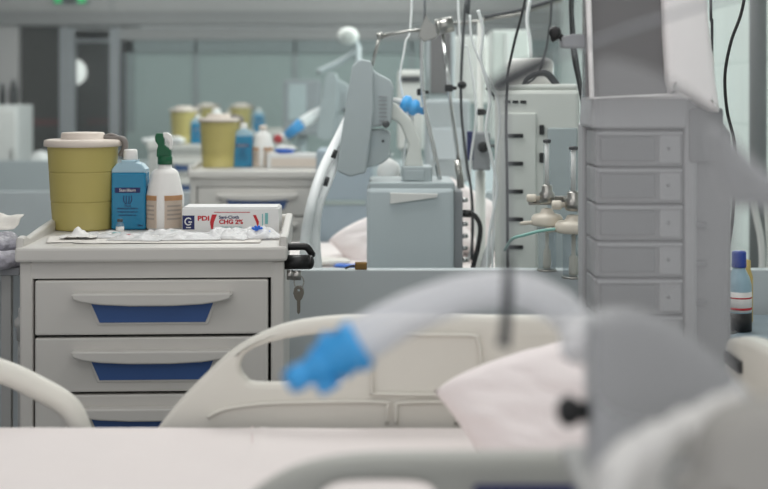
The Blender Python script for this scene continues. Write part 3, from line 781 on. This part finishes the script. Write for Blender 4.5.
MB().tube([P(609,78,yw-.02), P(618,68,yw-.03), P(632,62,yw-.035), P(646,64,yw-.03), P(659,76,yw-.02)], [.006,.008,.009,.008,.006], 12).build('carrying_handle', 'tower_dark', t)
MB().box(X(600), X(735), yw-.1, yw+.3, .06, .16, .02).build('base', 'tower_dark', t)
for sx in (605, 730):
    for sy in (-.07, .27): MB().cyl((X(sx)-.012, yw+sy, .035), (X(sx)+.012, yw+sy, .035), .035, 18).build('caster', 'black', t)
words = ['topmost', 'second from top', 'third from top', 'fourth from top', 'fifth from top', 'lowest']
zs = [131, 168, 205, 242, 279, 316]
for k in range(6):
    a, b = zs[k], zs[k]+35
    p = thing('infusion_pump', 'grey infusion pump module, %s in the tower stack' % words[k], 'infusion pump', (X(638), yw+.06, Z(b)), 'pump modules in the tower stack')
    MB().box(X(595), X(683), yw, yw+.12, Z(b), Z(a), .004).build('body', 'tower', p)
    MB().plate([rounded([(X(600), Z(b-5)), (X(655), Z(b-5)), (X(655), Z(a+6)), (X(600), Z(a+6))], .005)], yw-.007, yw+.002, .003).build('door', 'tower_dark', p)
    q = MB().plate([rounded([(X(659), Z(b-3)), (X(680), Z(b-3)), (X(680), Z(a+4)), (X(659), Z(a+4))], .006)], yw-.005, yw+.002, .002).build('key_panel', 'tower_light', p)
    MB().lathe([(.004,0),(.0035,.002),(.0005,.0025)], (X(668), yw-.005, Z((a+b)/2)), 14, (0,-1,0)).build('button', 'tower_dark', q)
    MB().box(X(597), X(682), yw-.009, yw+.002, Z(a+4), Z(a+1), .002).build('ledge', 'tower_light', p)

# patient monitor above the tower
ym = 2.66
X = lambda p: PX(p, ym); Z = lambda p: PZ(p, ym)
t = thing('patient_monitor', 'patient monitor with dark reflective screen above the pump tower', 'monitor', (X(650), ym, Z(100)))
fr = MB().plate([[(X(584), Z(-60)), (X(706), Z(-60)), (X(708), Z(90)), (X(700), Z(99)), (X(590), Z(99))], [(X(590), Z(-54)), (X(676), Z(-54)), (X(676), Z(93)), (X(594.5), Z(97))]], ym, ym+.05, .004)
fr.build('bezel', 'shell', t)
MB().box(X(586), X(680), ym+.012, ym+.05, Z(97), Z(-58)).build('screen', 'screen', t)
MB().plate([smooth_loop([(X(664),Z(-60)),(X(700),Z(-60)),(X(706),Z(0)),(X(711),Z(50)),(X(716),Z(92)),(X(718),Z(112)),(X(704),Z(106)),(X(690),Z(97)),(X(676),Z(90)),(X(666),Z(80))],3)], ym-.02, ym+.09, .015, smooth=True).build('side_housing', 'shell', t)
MB().plate([smooth_loop([(X(708),Z(62)),(X(709),Z(42)),(X(713),Z(48)),(X(716),Z(62)),(X(715),Z(92)),(X(711),Z(95))],3)], ym+.01, ym+.05, .004).build('clip', 'white', t)
MB().box(X(640), X(660), ym+.05, ym+.2, Z(60), Z(20), .01).box(X(640), X(660), ym+.18, ym+.22, Z(130), Z(20), .01).build('mount', 'tower_dark', t)
# clamp arm with black knob at its left
a = MB(); a.plate([rounded([(X(563),Z(47)),(X(588),Z(48)),(X(588),Z(34)),(X(576),Z(33)),(X(563),Z(36))],.006)], ym+.02, ym+.06, .004).build('clamp', 'frame', t)
MB().lathe([(.004,0),(.012,.002),(.013,.012),(.008,.016),(.001,.017)], P(556,33,ym+.03), 16, (-.4,-1,.1)).tube([P(563,40,ym+.03), P(559,36,ym+.03), P(551,40,ym+.03)], .006).cyl(P(565,40,ym+.03), P(553,33,ym+.03), .004).build('clamp_knob', 'black', t)

# ------------------------------------------------------------------ flowmeters on a rail in front of the glass
yf = 3.70
X = lambda p: PX(p, yf); Z = lambda p: PZ(p, yf)
MB().box(X(596), X(606), yf+.02, yf+.08, 0, 2.75, .004).build('trim_10', 'dev', kind='structure')
MB().box(X(530), X(606), yf+.03, yf+.05, Z(206), Z(197), .002).box(X(534), X(538), yf+.03, 3.82, Z(204), Z(199)).build('equipment_rail', 'steel', tagv=('steel rail carrying the two oxygen flowmeters before the glass', 'rail'))
def flowmeter(cx, dy, yq, label, sc):
    Xx = lambda p: PX(cx+p*sc, yq); Zz = lambda p: PZ(dy+p, yq)
    k = yq/F*sc
    c = lambda p: (Xx(0), yq, Zz(p))
    t = thing('oxygen_flowmeter', label, 'flowmeter', c(128*1.0))
    MB().lathe([(4.2*k,0),(4.2*k,(46)*k/sc)], c(50), 20).build('gauge_tube', 'jar', t)
    MB().lathe([(2.4*k,0),(2.4*k,(44)*k/sc)], c(49), 12).build('gauge_core', 'white', t)
    MB().lathe([(3.5*k,0),(4.4*k,.003),(4.4*k,.009),(1*k,.011)], c(5), 16).build('top_cap', 'darkgrey', t)
    g = MB().lathe([(5*k,0),(8*k,.004),(8.5*k,.03),(6*k,.036),(6*k,.05),(4*k,.055)], c(66), 24)
    g.cyl((Xx(0), yq, Zz(58)), (Xx(0), 3.73, Zz(58)), .009)
    g.build('valve', 'steel', t)
    MB().lathe([(2.4*k,0),(2.4*k,.012),(4*k,.013),(4.4*k,.018),(4.2*k,.036),(3*k,.039),(.001,.039)], (Xx(-7), yq, Zz(60)), 18, (-1,0,0)).build('knob', 'cream_cap', t)
    MB().lathe([(13*k,0),(16.5*k,.003),(17*k,.010),(17*k,.024),(14.5*k,.032),(8*k,.036),(6*k,.048),(4*k,.05)], c(88), 28).build('jar_lid', 'cream_cap', t)
    MB().lathe([(.001,0),(10*k,0),(10.6*k,.13),(10.6*k-.0025,.13),(10*k-.0025,.003),(.001,.003)], c(132), 28).build('jar', 'jar', t)
    MB().lathe([(10.3*k,0),(11*k,.001),(11*k,.005),(10.3*k,.006)], c(133), 28).build('jar_base', 'steel', t)
    MB().lathe([(4*k,0),(4.5*k,.01),(4*k,.05),(2*k,.055),(2*k,.12)], c(130), 16).build('diffuser', 'cream_cap', t)
    MB().lathe([(2.4*k,0),(2.0*k,.02),(2.4*k,.03),(1.6*k,.045)], (Xx(-12), yq, Zz(84)), 14, (-1,0,-.1)).build('outlet', 'cream_cap', t)
    return t
flowmeter(547, 138, 3.64, 'oxygen flowmeter with clear humidifier jar, left one of the pair', .92)
flowmeter(573.5, 145, 3.58, 'oxygen flowmeter with clear humidifier jar beside the pump tower', 1.08)
MB().tube([P(555,229,3.55), P(540,231,3.54), P(525,235,3.56), P(512,239,3.6), P(505,250,3.7)], .004).build('oxygen_tubing', 'green_tube', tagv=('pale green oxygen tubing running left from the flowmeters', 'tubing'))
MB().tube([P(588,236,3.56), P(580,262,3.55), P(585,285,3.56), P(590,300,3.58), P(592,345,3.58), P(592,450,3.58), P(592,584,3.58)], .0035).build('drain_tubing', 'yellow_tube', tagv=('thin yellowish tubing hanging beside the right flowmeter jar', 'tubing'))

# ------------------------------------------------------------------ the bay behind the glass
def ventilator():
    yv = 4.30
    X = lambda p: PX(p, yv); Z = lambda p: PZ(p, yv)
    t = thing('ventilator', 'grey ventilator behind the glass with tilted screen on a bent neck', 'ventilator', (X(411), yv+.1, 0), 'ventilators behind the glass')
    s = MB().plate([rounded([(X(337),Z(170)),(X(344),Z(120)),(X(352.5),Z(66)),(X(360),Z(59)),(X(371),Z(61)),(X(373),Z(70)),(X(374),Z(110)),(X(366),Z(172)),(X(350),Z(176))],.008)], yv-.05, yv+.14, .006)
    sh = s.build('screen_shell', 'dev', t)
    g = MB(); g.mat(0).plate([rounded([(X(370),Z(66)),(X(376),Z(72)),(X(391),Z(80)),(X(394),Z(88)),(X(391),Z(124)),(X(370),Z(128))],.008)], yv-.03, yv+.12, .008)
    g.plate([rounded([(X(366),Z(168)),(X(368),Z(130)),(X(384),Z(129)),(X(391),Z(133)),(X(389),Z(158)),(X(383),Z(163)),(X(376),Z(166))],.008)], yv-.02, yv+.1, .008)
    g.build('rear_cover', 'dev', sh)
    v = MB()
    for k in range(8): v.box(X(379), X(387), yv-.0335, yv-.028, Z(96+k*4+1.2), Z(96+k*4), .0004)
    v.build('vent_slots', 'frame', sh)
    MB().lathe([(.012,0),(.012,.03),(.006,.032)], P(386,124,yv-.02), 14, (0,-1,0)).lathe([(.005,0),(.004,.003)], P(383,141,yv-.02), 12, (0,-1,0)).lathe([(.003,0),(.003,.004)], P(368,66,yv-.045), 12, (0,-1,0)).build('knob', 'darkgrey', sh)
    MB().plate([rounded([(X(386),Z(104)),(X(395),Z(102)),(X(412),Z(120)),(X(420),Z(140)),(X(422),Z(158)),(X(424),Z(168)),(X(404),Z(168)),(X(406),Z(158)),(X(409),Z(146)),(X(400),Z(124)),(X(386),Z(116))],.012)], yv+.0, yv+.06, .008, smooth=True).build('neck', 'dev_cream', t)
    MB().box(X(402), X(432), yv-.02, yv+.09, Z(182), Z(166), .006).box(X(404), X(424), yv-.025, yv-.02, Z(180), Z(170), .002).build('neck_block', 'dev', t)
    MB().box(X(369), X(454), yv-.06, yv+.24, Z(190), Z(181), .006).build('top_plate', 'dev', t)
    bo = MB().box(X(367), X(453), yv-.07, yv+.25, .62, Z(187), .012).build('body', 'dev_body', t)
    MB().plate([rounded([(X(390),Z(202)),(X(436),Z(195.5)),(X(437),Z(192)),(X(390),Z(191))],.002)], yv-.08, yv-.068, .002).build('latch', 'white', bo)
    MB().box(X(453), X(462), yv-.04, yv+.2, .62, Z(190), .004).build('port_panel', 'frame', t)
    q = MB()
    for k in range(7): q.lathe([(.006,0),(.008,.004),(.007,.018),(.004,.02)], (X(462), yv, Z(200+k*12)), 12, (1,0,0))
    q.build('gas_port', 'chrome', t)
    MB().cyl((X(411), yv+.1, .08), (X(411), yv+.1, .63), .045).build('column', 'dev', t)
    MB().box(X(365), X(457), yv-.1, yv+.3, .07, .12, .02).build('base', 'dev', t)
    for sx in (372, 450):
        for sy in (-.07, .27): MB().cyl((X(sx)-.012, yv+sy, .04), (X(sx)+.012, yv+sy, .04), .04, 18).build('caster', 'darkgrey', t)
    MB().tube([(X(462), yv-.02, Z(213)), (X(472), yv-.03, Z(213)), (X(479), yv-.04, Z(224)), (X(478), yv-.04, Z(242)), (X(472), yv-.03, Z(268)), (X(468), yv-.02, Z(300))], .008, 10).cyl((X(462), yv-.02, Z(213)), (X(471), yv-.025, Z(213)), .0125).build('power_cord', 'black', t)
    return t
V2 = ventilator()
V3 = dup(V2, (PX(360, 7.45), 7.45, 0), 'blurred grey ventilator farther back, left of the nearer screen')

# breathing hoses hanging left of the ventilator
yh = 4.12
for k, (pts, lab) in enumerate((([(358,100),(337,141),(322,172),(312,203),(306,235),(305,265),(308,300),(330,325),(364,322)], 'white breathing hose hanging left of the ventilator, outer one'),
                                ([(360,116),(339,154),(327,182),(318,206),(315,235),(317,265),(322,296),(340,310),(364,308)], 'white breathing hose hanging left of the ventilator, inner one'))):
    t = thing('breathing_hose', lab, 'hose', P(*pts[-1], yh+.12), 'hoses beside the ventilator')
    MB().tube([P(x, y, yh+k*.03+(.14 if i > 6 else .32 if i == 0 else .20 if i == 1 else .07 if i == 2 else 0)) for i, (x, y) in enumerate(pts)], .0170, 14, 8).build('hose', 'hose', t)
    a, b = ((333,150), (330,158)) if k == 0 else ((325,177), (322,186))
    MB().tube([P(a[0]+3, a[1], yh-.012+k*.03), P(b[0]+3, b[1], yh-.012+k*.03)], [.007,.008], 10).build('clip', 'black', t)
# support arm and poles on the ventilator
ys = 4.36
t = thing('support_arm', 'chrome support arm with round clamp above the ventilator', 'support arm', P(460,186,ys), None)
MB().cyl(P(436,27,ys), P(453,24,ys), .026, 28).lathe([(.02,0),(.027,.003),(.027,.012),(.02,.014)], P(436,27,ys), 24, (1,0,.05)).build('clamp', 'steel', t)
MB().plate([pl([(418,36),(426,14),(430,22),(440,30),(436,38),(424,42)], ys)], ys-.01, ys+.01, .003).build('joint', 'steel', t)
MB().tube([P(436,28,ys), P(410,31,ys), P(381,36,ys)], .006, 10, 1).cyl(P(383,35.5,ys), P(377,36.5,ys), .012).tube([P(380,36,ys), P(376,50,ys), P(372,66,ys)], .006, 10, 1).build('arm', 'steel', t)
MB().tube([P(426,30,ys), P(422,40,ys), P(423,96,ys), P(432,140,ys), P(441,186,ys)], .0075, 12, 3).build('pole', 'chrome', t)
rp = MB().tube([P(443,34,ys), P(449,90,ys), P(459,165,ys)], .0065, 12, 1).build('rod', 'chrome', t)
MB().cyl(P(457.5,160,ys), P(461,188,ys), .012).build('grip', 'steel', rp)
MB().cyl(P(425,36,ys), P(424,-60,ys), .005).build('upper_rod', 'frame', t)
# test lung / blue connector on the ventilator
yb2 = 4.38
t = thing('blue_connector', 'bright blue connector on a white stub beside the ventilator neck', 'connector', P(411,130,yb2))
g = MB().lathe([(.014,0),(.028,.006),(.031,.024),(.021,.034),(.029,.042),(.026,.058),(.012,.066),(.011,.086)], P(401,102,yb2), 22, P(422,111,yb2)-P(401,102,yb2)).build('connector', 'conn_blue', t)
MB().tube([P(390,100,yb2), P(398,101,yb2), P(404,103,yb2)], .01).cyl(P(411,106,yb2), P(412,130,yb2), .008).build('stub', 'white', t)
# second bed
B2 = thing('hospital_bed', 'bed behind the glass with white linen, below the ventilator', 'bed', (0, 5.25, 0))
mz = PZ(266, 4.95)
MB().box(-.9, .9, 4.85, 5.75, mz-.14, mz, .03, 3).build('mattress', 'sheet', B2)
MB().box(-.9, .9, 4.9, 5.7, mz-.22, mz-.142, .01).box(-.8,-.7,5.0,5.6,.1,mz-.2).box(.6,.7,5.0,5.6,.1,mz-.2).build('frame', 'bedframe', B2)
MB().box(.9, .95, 4.85, 5.75, .3, mz+.25, .02, 3).build('headboard', 'rail', B2)
for sx in (-.75, .65):
    for sy in (5.0, 5.6): MB().cyl((sx, sy-.018, .06), (sx, sy+.018, .06), .06, 20).build('caster', 'darkgrey', B2)
pil((PX(392,5.2), 5.2, mz+.125), -40, -26, 'white pillow on the bed behind the ventilator', .24, .13, .09, .9)
pil((PX(478,5.3), 5.3, mz+.11), 30, -20, 'white pillow right of the ventilator behind the hanging hoses', .2, .13, .08)
MB().blob((PX(322,4.98), 4.98, mz+.014), (.11, .06, .014), .8, .008, 16, 24, 12).build('folded_towel', 'paper', tagv=('cream folded towel at the foot of the pillow behind glass', 'towel'))
MB().blob((PX(352,4.9), 4.9, mz+.008), (.07, .03, .008), .8, .004, 20, 24, 12).build('blue_pad', 'bright_blue', tagv=('small light blue pad lying beside the brass plug', 'pad'))
zp = PZ(270, 3.80)
t = thing('cable_plug', 'brass cable plug resting on top of the partition wall', 'plug', P(361,270,3.82))
MB().box(PX(355,3.815), PX(367,3.815), 3.803, 3.818, zp+.0, zp+.022, .002).box(PX(357,3.815), PX(366,3.815), 3.80, 3.803, zp+.004, zp+.018, .001).build('plug_body', 'brass', t)
MB().tube([P(356,266,3.811), P(351,266,3.811), P(345,268.5,3.811)], .003).build('cable_end', 'black', t)
MB().blob(P(388,172,4.7), (.045,.04,.05), .9, .008, 20, 24, 16).cyl(P(388,184,4.7), Vector((PX(388,4.7), 4.7, .5)), .008).cyl(Vector((PX(388,4.7), 4.7, 0)), Vector((PX(388,4.7), 4.7, .5)), .02).lathe([(.12,0),(.12,.02),(.02,.03)], (PX(388,4.7), 4.7, 0), 24).build('rubber_bag', 'softwhite', tagv=('white rounded bag on a stand seen behind the ventilator neck', 'bag'))

# dialysis-like machine with handle and row of slots
yd = 4.15
c0 = Vector((PX(545,yd), yd+.18, 0))
t = thing('dialysis_machine', 'tall cream machine with carrying handle and row of dark slots', 'machine', c0)
Rz = Matrix.Translation(c0) @ Matrix.Rotation(R(-9), 4, 'Z')
def dl(px): return (px-545)/F*yd
hz = lambda p: PZ(p, yd)
MB().box(dl(503), dl(588), -.16, .16, .12, hz(90), .012).box(dl(505), dl(586), -.15, .15, hz(90), hz(84), .008).xf(Rz).build('body', 'dev_cream', t)
MB().box(dl(512), dl(560), -.02, .12, hz(86), hz(57), .02, 3).xf(Rz).build('top_unit', 'white', t)
MB().tube([(dl(531),-.12,hz(86)), (dl(535),-.12,hz(78)), (dl(545),-.12,hz(73)), (dl(556),-.12,hz(74)), (dl(566),-.12,hz(86))], [.007,.008,.010,.012,.012], 12).xf(Rz).build('carrying_handle', 'darkgrey', t)
MB().box(dl(510), dl(545), -.168, -.158, .3, hz(113), .004).xf(Rz).build('front_door', 'dev_cream', t)
for k in range(3): MB().box(dl(513+k*8), dl(519+k*8), -.164, -.158, hz(103.5), hz(100.5), .0008).xf(Rz).build('slot', 'black', t)
for py in (136, 164, 192, 220, 248): MB().box(dl(516.5), dl(532), -.174, -.166, hz(py+2), hz(py-2), .002).xf(Rz).build('slot', 'black', t)
for py in (130, 158): MB().box(dl(548), dl(553), -.17, -.158, hz(py+5), hz(py-5), .003).xf(Rz).build('latch', 'black', t)
MB().box(dl(556), dl(586), -.165, -.158, .3, hz(128), .004).xf(Rz).build('side_panel', 'dev', t)
MB().box(dl(500), dl(591), -.2, .2, .05, .12, .02).xf(Rz).build('base', 'darkgrey', t)
for sx in (507, 584):
    for sy in (-.15, .15): MB().cyl((dl(sx)-.015, sy, .04), (dl(sx)+.015, sy, .04), .04, 18).xf(Rz).build('caster', 'black', t)

# suction unit on a white pole
yi = 4.62
t = thing('drip_stand', 'white pole stand with grey regulator and black knob', 'stand', (PX(481,yi), yi+.03, 0))
MB().cyl((PX(481,yi), yi+.03, .04), (PX(481,yi), yi+.03, PZ(20,yi)), .011).build('pole', 'dev_cream', t)
MB().cyl((PX(481,yi), yi+.03, .04), (PX(481,yi), yi+.03, PZ(172,yi)), .018).build('lower_pole', 'dev_cream', t)
u = MB().box(PX(472,yi), PX(490,yi), yi-.03, yi+.02, PZ(170,yi), PZ(132,yi), .006).build('regulator', 'frame', t)
MB().box(PX(467,yi), PX(473,yi), yi-.032, yi+.02, PZ(160,yi), PZ(131,yi), .004).build('side_plate', 'navy', u)
MB().lathe([(.017,0),(.019,.004),(.018,.02),(.012,.024),(.001,.025)], P(483,147,yi-.03), 20, (0,-1,0)).build('knob', 'black', u)
MB().tube([P(487,146,yi-.02), P(494,146,yi-.02), P(496,150,yi-.02)], .005).build('hose_port', 'darkgrey', u)
for k in range(5):
    a = R(72*k+10); m = MB().cyl((PX(481,yi), yi+.03, .06), (PX(481,yi)+.1*math.cos(a), yi+.03+.1*math.sin(a), .02), .012); m.build('foot', 'steel', t)
MB().tube([P(481,20,yi+.03), P(500,17,yi+.02), P(520,14,yi+.02), P(562,0,yi+.02)], .006, 10, 1).cyl(P(481,21,yi+.02), P(440,25,yi+.2), .006).build('cross_bar', 'steel', t)
MB().tube([P(484,17,yi), P(520,10,yi), P(560,-2,yi)], .007).build('dark_bar', 'darkgrey', t)

def cable(name, pts, Yc, r, m, label, cat, group=None, n=8):
    q = []
    for p in pts:
        q.append(P(p[0], p[1], p[2] if len(p) > 2 else Yc))
    MB().tube(q, r, n, 6).build(name, m, tagv=(label, cat, group))
G = 'cables hanging among the machines'
cable('power_cable', [(545,-420),(532,-60),(525,0),(515,40),(508,75),(506,120),(507,180),(508,300)], 3.95, .0042, 'black', 'black cable crossing down left of the handle of the cream machine', 'cable', G)
cable('power_cable', [(566,-420),(570,-40),(571,20),(573,55),(579,85),(584,115),(584,145),(582,160)], 3.92, .0052, 'black', 'black cable dropping to the right flowmeter', 'cable', G)
cable('power_cable', [(580,-420),(573,-30),(573,20),(577,60),(582,88),(584,90)], 4.02, .005, 'darkgrey', 'dark cable behind the clamp beside the monitor', 'cable', G)
cable('sensor_cable', [(480,-420),(470,-20),(466,0),(463,40),(461,84),(462,120),(467,165),(472,200),(472,260)], 4.45, .005, 'darkgrey', 'grey cable with black lump right of the chrome rods', 'cable', G)
MB().blob(P(462,85,4.43), (.016,.014,.014), 1).build('cable_clip', 'black', tagv=('black lump clipped on the grey cable', 'clip'))
cable('monitor_cable', [(770,-420),(757,-200),(750,-70),(746,-15),(741,14),(731,42),(725,75),(727,110),(734,140),(735,165),(732,225),(724,270),(722,300),(728,330),(736,332,3.42)], 3.3, .0042, 'black', 'black cable curving down the pale wall at the right', 'cable', G)
cable('monitor_cable', [(716,-420),(711,-20),(712,20),(712,60),(713,130)], 3.5, .004, 'darkgrey', 'thin dark cable close to the light monitor edge', 'cable', G)
G2 = 'white tubes beside the drip stand'
cable('infusion_line', [(478,10),(483,30),(481,60),(490,95),(486,130),(492,160),(497,190),(490,230),(487,262),(484,330),(482,440),(481,532)], 4.0, .005, 'hose', 'white line looping down left of the cream machine', 'tube', G2)
cable('infusion_line', [(470,15),(472,40),(484,70),(496,92),(500,120),(497,150),(494,180),(493,240),(491,330),(490,440),(490,530)], 4.02, .0035, 'hose', 'thin white line slanting behind the regulator', 'tube', G2)
cable('corrugated_hose', [(497,180),(504,198),(502,222),(494,240),(486,262),(482,300)], 4.3, .016, 'hose', 'thick white hose bending right of the white pole', 'hose', G2)
cable('infusion_line', [(530,0),(527,20),(530,40),(531,58)], 4.3, .006, 'hose', 'white curved tube above the cream machine', 'tube', G2)

cable('infusion_line', [(408,-420),(412,-20),(405,45),(400,80),(408,120),(404,160),(410,184)], 4.42, .0035, 'hose', 'thin white line behind the ventilator neck', 'tube', G2)
cable('infusion_line', [(455,-420),(458,0),(468,50),(476,110),(470,170),(474,225),(468,262)], 4.5, .004, 'hose', 'white line just right of the grey cable', 'tube', G2)
cable('power_cable', [(500,300),(497,262),(500,200),(496,165),(499,120),(494,96),(486,88)], 4.35, .004, 'darkgrey', 'dark cable along the left edge of the cream machine', 'cable', G)
cable('power_cable', [(556,-420),(552,-30),(549,30),(543,60),(534,78),(520,86)], 4.3, .004, 'darkgrey', 'thin dark cable behind the top of the cream machine', 'cable', G)
for q, (px, py, yy, lab) in enumerate(((421, 92, 4.41, 'black clip on the chrome pole beside the blue connector'), (449, 88, 4.35, 'black clip on the thin chrome rod'), (481, 112, 4.60, 'black clip on the white drip stand above the regulator'))):
    c = P(px, py, yy)
    MB().box(c.x-.014, c.x+.014, c.y-.012, c.y+.012, c.z-.012, c.z+.012, .004).cyl((c.x+.01, c.y, c.z), (c.x+.026, c.y, c.z), .006).build('pole_clip', 'black', tagv=(lab, 'clip', 'pole clips'))
# far machines, blurred
def far_machine(px0, px1, py0, py1, Yq, m, label, screen=None, mt='screen'):
    t = thing('medical_machine', label, 'machine', ((PX(px0,Yq)+PX(px1,Yq))/2, Yq+.15, 0))
    MB().box(PX(px0,Yq), PX(px1,Yq), Yq, Yq+.3, PZ(py1,Yq), PZ(py0,Yq), .012).build('body', m, t)
    if screen:
        a, b, c, d = screen
        MB().box(PX(a,Yq), PX(b,Yq), Yq-.01, Yq+.002, PZ(d,Yq), PZ(c,Yq), .004).build('screen', mt, t)
    cxx = (PX(px0,Yq)+PX(px1,Yq))/2
    MB().cyl((cxx, Yq+.15, .08), (cxx, Yq+.15, PZ(py1,Yq)+.01), .04).build('column', 'dev', t)
    MB().box(cxx-.1, cxx+.1, Yq, Yq+.3, 0.0, .08, .02).build('base', 'darkgrey', t)
    return t
far_machine(427, 455, 28, 106, 6.48, 'dev', 'distant grey monitor behind the chrome rods with a dark screen', (430, 451, 32, 94))
far_machine(438, 491, 36, 103, 7.6, 'white', 'distant bright white cabinet panel behind the grey cable', (464, 487, 42, 96), 'white')
far_machine(426, 470, 100, 182, 5.95, 'dev', 'distant grey machine with a low panel behind the chrome rods', (430, 462, 128, 160), 'dev_body')
far_machine(398, 424, 70, 150, 6.3, 'dev_cream', 'distant cream machine behind the blue connector', (401, 420, 76, 82), 'darkgrey')
far_machine(283, 320, 80, 135, 10.4, 'frame', 'faint grey machine left of the far ventilator', (288, 306, 84, 120), 'dev')
far_machine(316, 372, 150, 262, 5.80, 'blue_grey', 'tall blue grey machine panel between the hoses and the ventilator', (322, 366, 200, 205), 'teal_wall')
far_machine(492, 530, 30, 140, 7.2, 'dev_cream', 'distant cream unit behind the top of the machine with slots', (505, 510, 34, 70), 'white')  # narrow white panel stands in for a bright vertical strip of light
# lamp head and hose of the far bay
t = thing('examination_lamp', 'blurred white lamp head on an arm above the far ventilator', 'lamp', (PX(345,8.0), 8.0, 0))
MB().blob(P(348,36,8.0), (.065,.065,.055), .9).build('lamp_head', 'dev_cream', t)
MB().tube([P(352,38,8.05), P(357,50,8.05), P(340,62,8.05), P(318,72,8.0)], .02).build('arm', 'dev', t)
MB().cyl(Vector((PX(358,8.05), 8.05, 0)), P(358,46,8.05), .02).lathe([(.2,0),(.2,.03),(.03,.05)], (PX(358,8.05), 8.05, 0), 24).build('post', 'dev', t)
t = thing('breathing_tube', 'white breathing tube with blue connector and red tip at the far ventilator', 'breathing tube', P(322,120,7.3))
MB().tube([P(324,112,7.4), P(314,116,7.35), P(301,124,7.3)], .035, 14).build('hose', 'hose', t)
MB().cyl(P(302,123,7.3), P(286,136,7.3), .034, 20, .024).build('connector', 'conn_blue', t)
MB().cyl(P(286,136,7.3), P(278,138,7.28), .02).build('tip', 'white', t)
MB().lathe([(.02,0),(.026,.006),(.02,.012),(.001,.014)], P(278,139,7.27), 18, (0,-1,0)).build('red_cap', 'print_red', t)
t = bpy.data.objects.get('breathing_tube')

# ------------------------------------------------------------------ the right edge
yp = 5.0
MB().cyl((PX(758,yp), yp, 0), (PX(758,yp), yp, 2.75), .033, 24).build('vertical_pipe', 'pipe', tagv=('grey vertical pipe from floor to ceiling at the right edge', 'pipe'))
cable('corrugated_hose', [(752,190),(756,215),(761,240),(762,270),(757,300),(755,330),(757,380),(757,484)], 4.5, .012, 'white', 'white hose hanging along the grey pipe', 'hose', 'white hoses at the right edge')
cable('corrugated_hose', [(766,190),(768,225),(770,262),(764,300),(760,340),(761,380),(761,479)], 4.55, .010, 'white', 'white hose at the extreme right edge', 'hose', 'white hoses at the right edge')
t = thing('bedside_cabinet', 'small pale bedside cabinet behind the front bed headboard', 'cabinet', (1.05, 3.58, 0))
zc = PZ(331, 3.5)
MB().box(.86, 1.24, 3.40, 3.76, .03, zc, .008).build('body', 'blue_grey', t)
dd = MB().box(.875, 1.225, 3.388, 3.40, zc-.2, zc-.03, .004).build('drawer', 'dev_cream', t); MB().box(1.0, 1.1, 3.375, 3.388, zc-.12, zc-.105, .003).build('handle', 'steel', dd)
for sx in (.89, 1.21):
    for sy in (3.43, 3.73): MB().cyl((sx, sy, 0), (sx, sy, .032), .015).build('foot', 'darkgrey', t)
bc = (PX(739,3.5), 3.5, zc)
t = thing('capped_bottle', 'clear bottle with a blue cap near the right edge', 'bottle', bc)
MB().lathe([(.030,0),(.033,.004),(.033,.125),(.028,.145),(.018,.165),(.015,.178)], bc, 28).build('body', 'clear_plastic', t)
MB().lathe([(.019,.172),(.0195,.175),(.019,.212),(.017,.215),(.001,.215)], bc, 24).build('cap', 'cap_blue', t)
l = MB().lathe([(.0335,.055),(.0335,.108)], bc, 28).build('label', 'white', t)
for z0, z1 in ((.060,.066),(.09,.094)): MB().lathe([(.0338,z0),(.0338,z1)], bc, 28).build('label_band', 'print_red', l)
MB().lathe([(.0335,.002),(.0337,.052)], bc, 28).build('lower_band', 'black', t)
bc = (PX(747,3.62), 3.62, zc)
MB().lathe([(.012,0),(.016,.006),(.016,.13),(.010,.15),(.010,.175),(.001,.177)], bc, 24).build('small_bottle', 'yellow_tube', tagv=('small yellow capped bottle behind the blue capped one', 'bottle'))

# ------------------------------------------------------------------ light
def area(name, loc, rot, sx, sy, power, col=(1,1,1)):
    l = bpy.data.lights.new(name, 'AREA'); l.shape = 'RECTANGLE'; l.size = sx; l.size_y = sy; l.energy = power; l.color = col
    o = bpy.data.objects.new(name, l); COL.objects.link(o); o.location = loc; o.rotation_euler = rot
    return o
for k, (x, y, e) in enumerate(((.35, .75, 7), (-1.2, 1.9, 8), (.4, 2.4, 8), (-.2, 3.95, 24), (-1.2, 5.6, 16), (.5, 5.8, 18), (-1.2, 8.2, 26), (.6, 8.2, 26), (-2.6, 10.8, 34), (.0, 11.2, 34))):  # nearest lamp and the one above the ventilator are added fills, unseen
    area('ceiling_and_fill_lamp', (x, y, 2.70), (0,0,0), 1.2, .6, e, (1,.985,.96))
area('window_light', (XR-.03, 8.0, 1.7), (0, R(90), 0), 1.4, 3.0, 60, (.90,1,.98))
wd = bpy.data.worlds.new('World'); SC.world = wd; wd.use_nodes = True
wd.node_tree.nodes['Background'].inputs[0].default_value = (.985,.99,1,1)
wd.node_tree.nodes['Background'].inputs[1].default_value = 0.92

# ------------------------------------------------------------------ camera
cam = bpy.data.cameras.new('Camera'); co = bpy.data.objects.new('Camera', cam); COL.objects.link(co)
co.location = (0, 0, CZ); co.rotation_euler = (R(90), 0, 0)
cam.sensor_width = 36; cam.lens = 36*F/768
cam.shift_y = -(244.5-HY)/768
cam.clip_start = 0.05
cam.dof.use_dof = True; cam.dof.focus_distance = 3.3; cam.dof.aperture_fstop = 2.6
SC.camera = co
SC.view_settings.view_transform = 'Standard'; SC.view_settings.look = 'None'; SC.view_settings.gamma = 1; SC.view_settings.exposure = -0.22
SC.cycles.transparent_max_bounces = 32
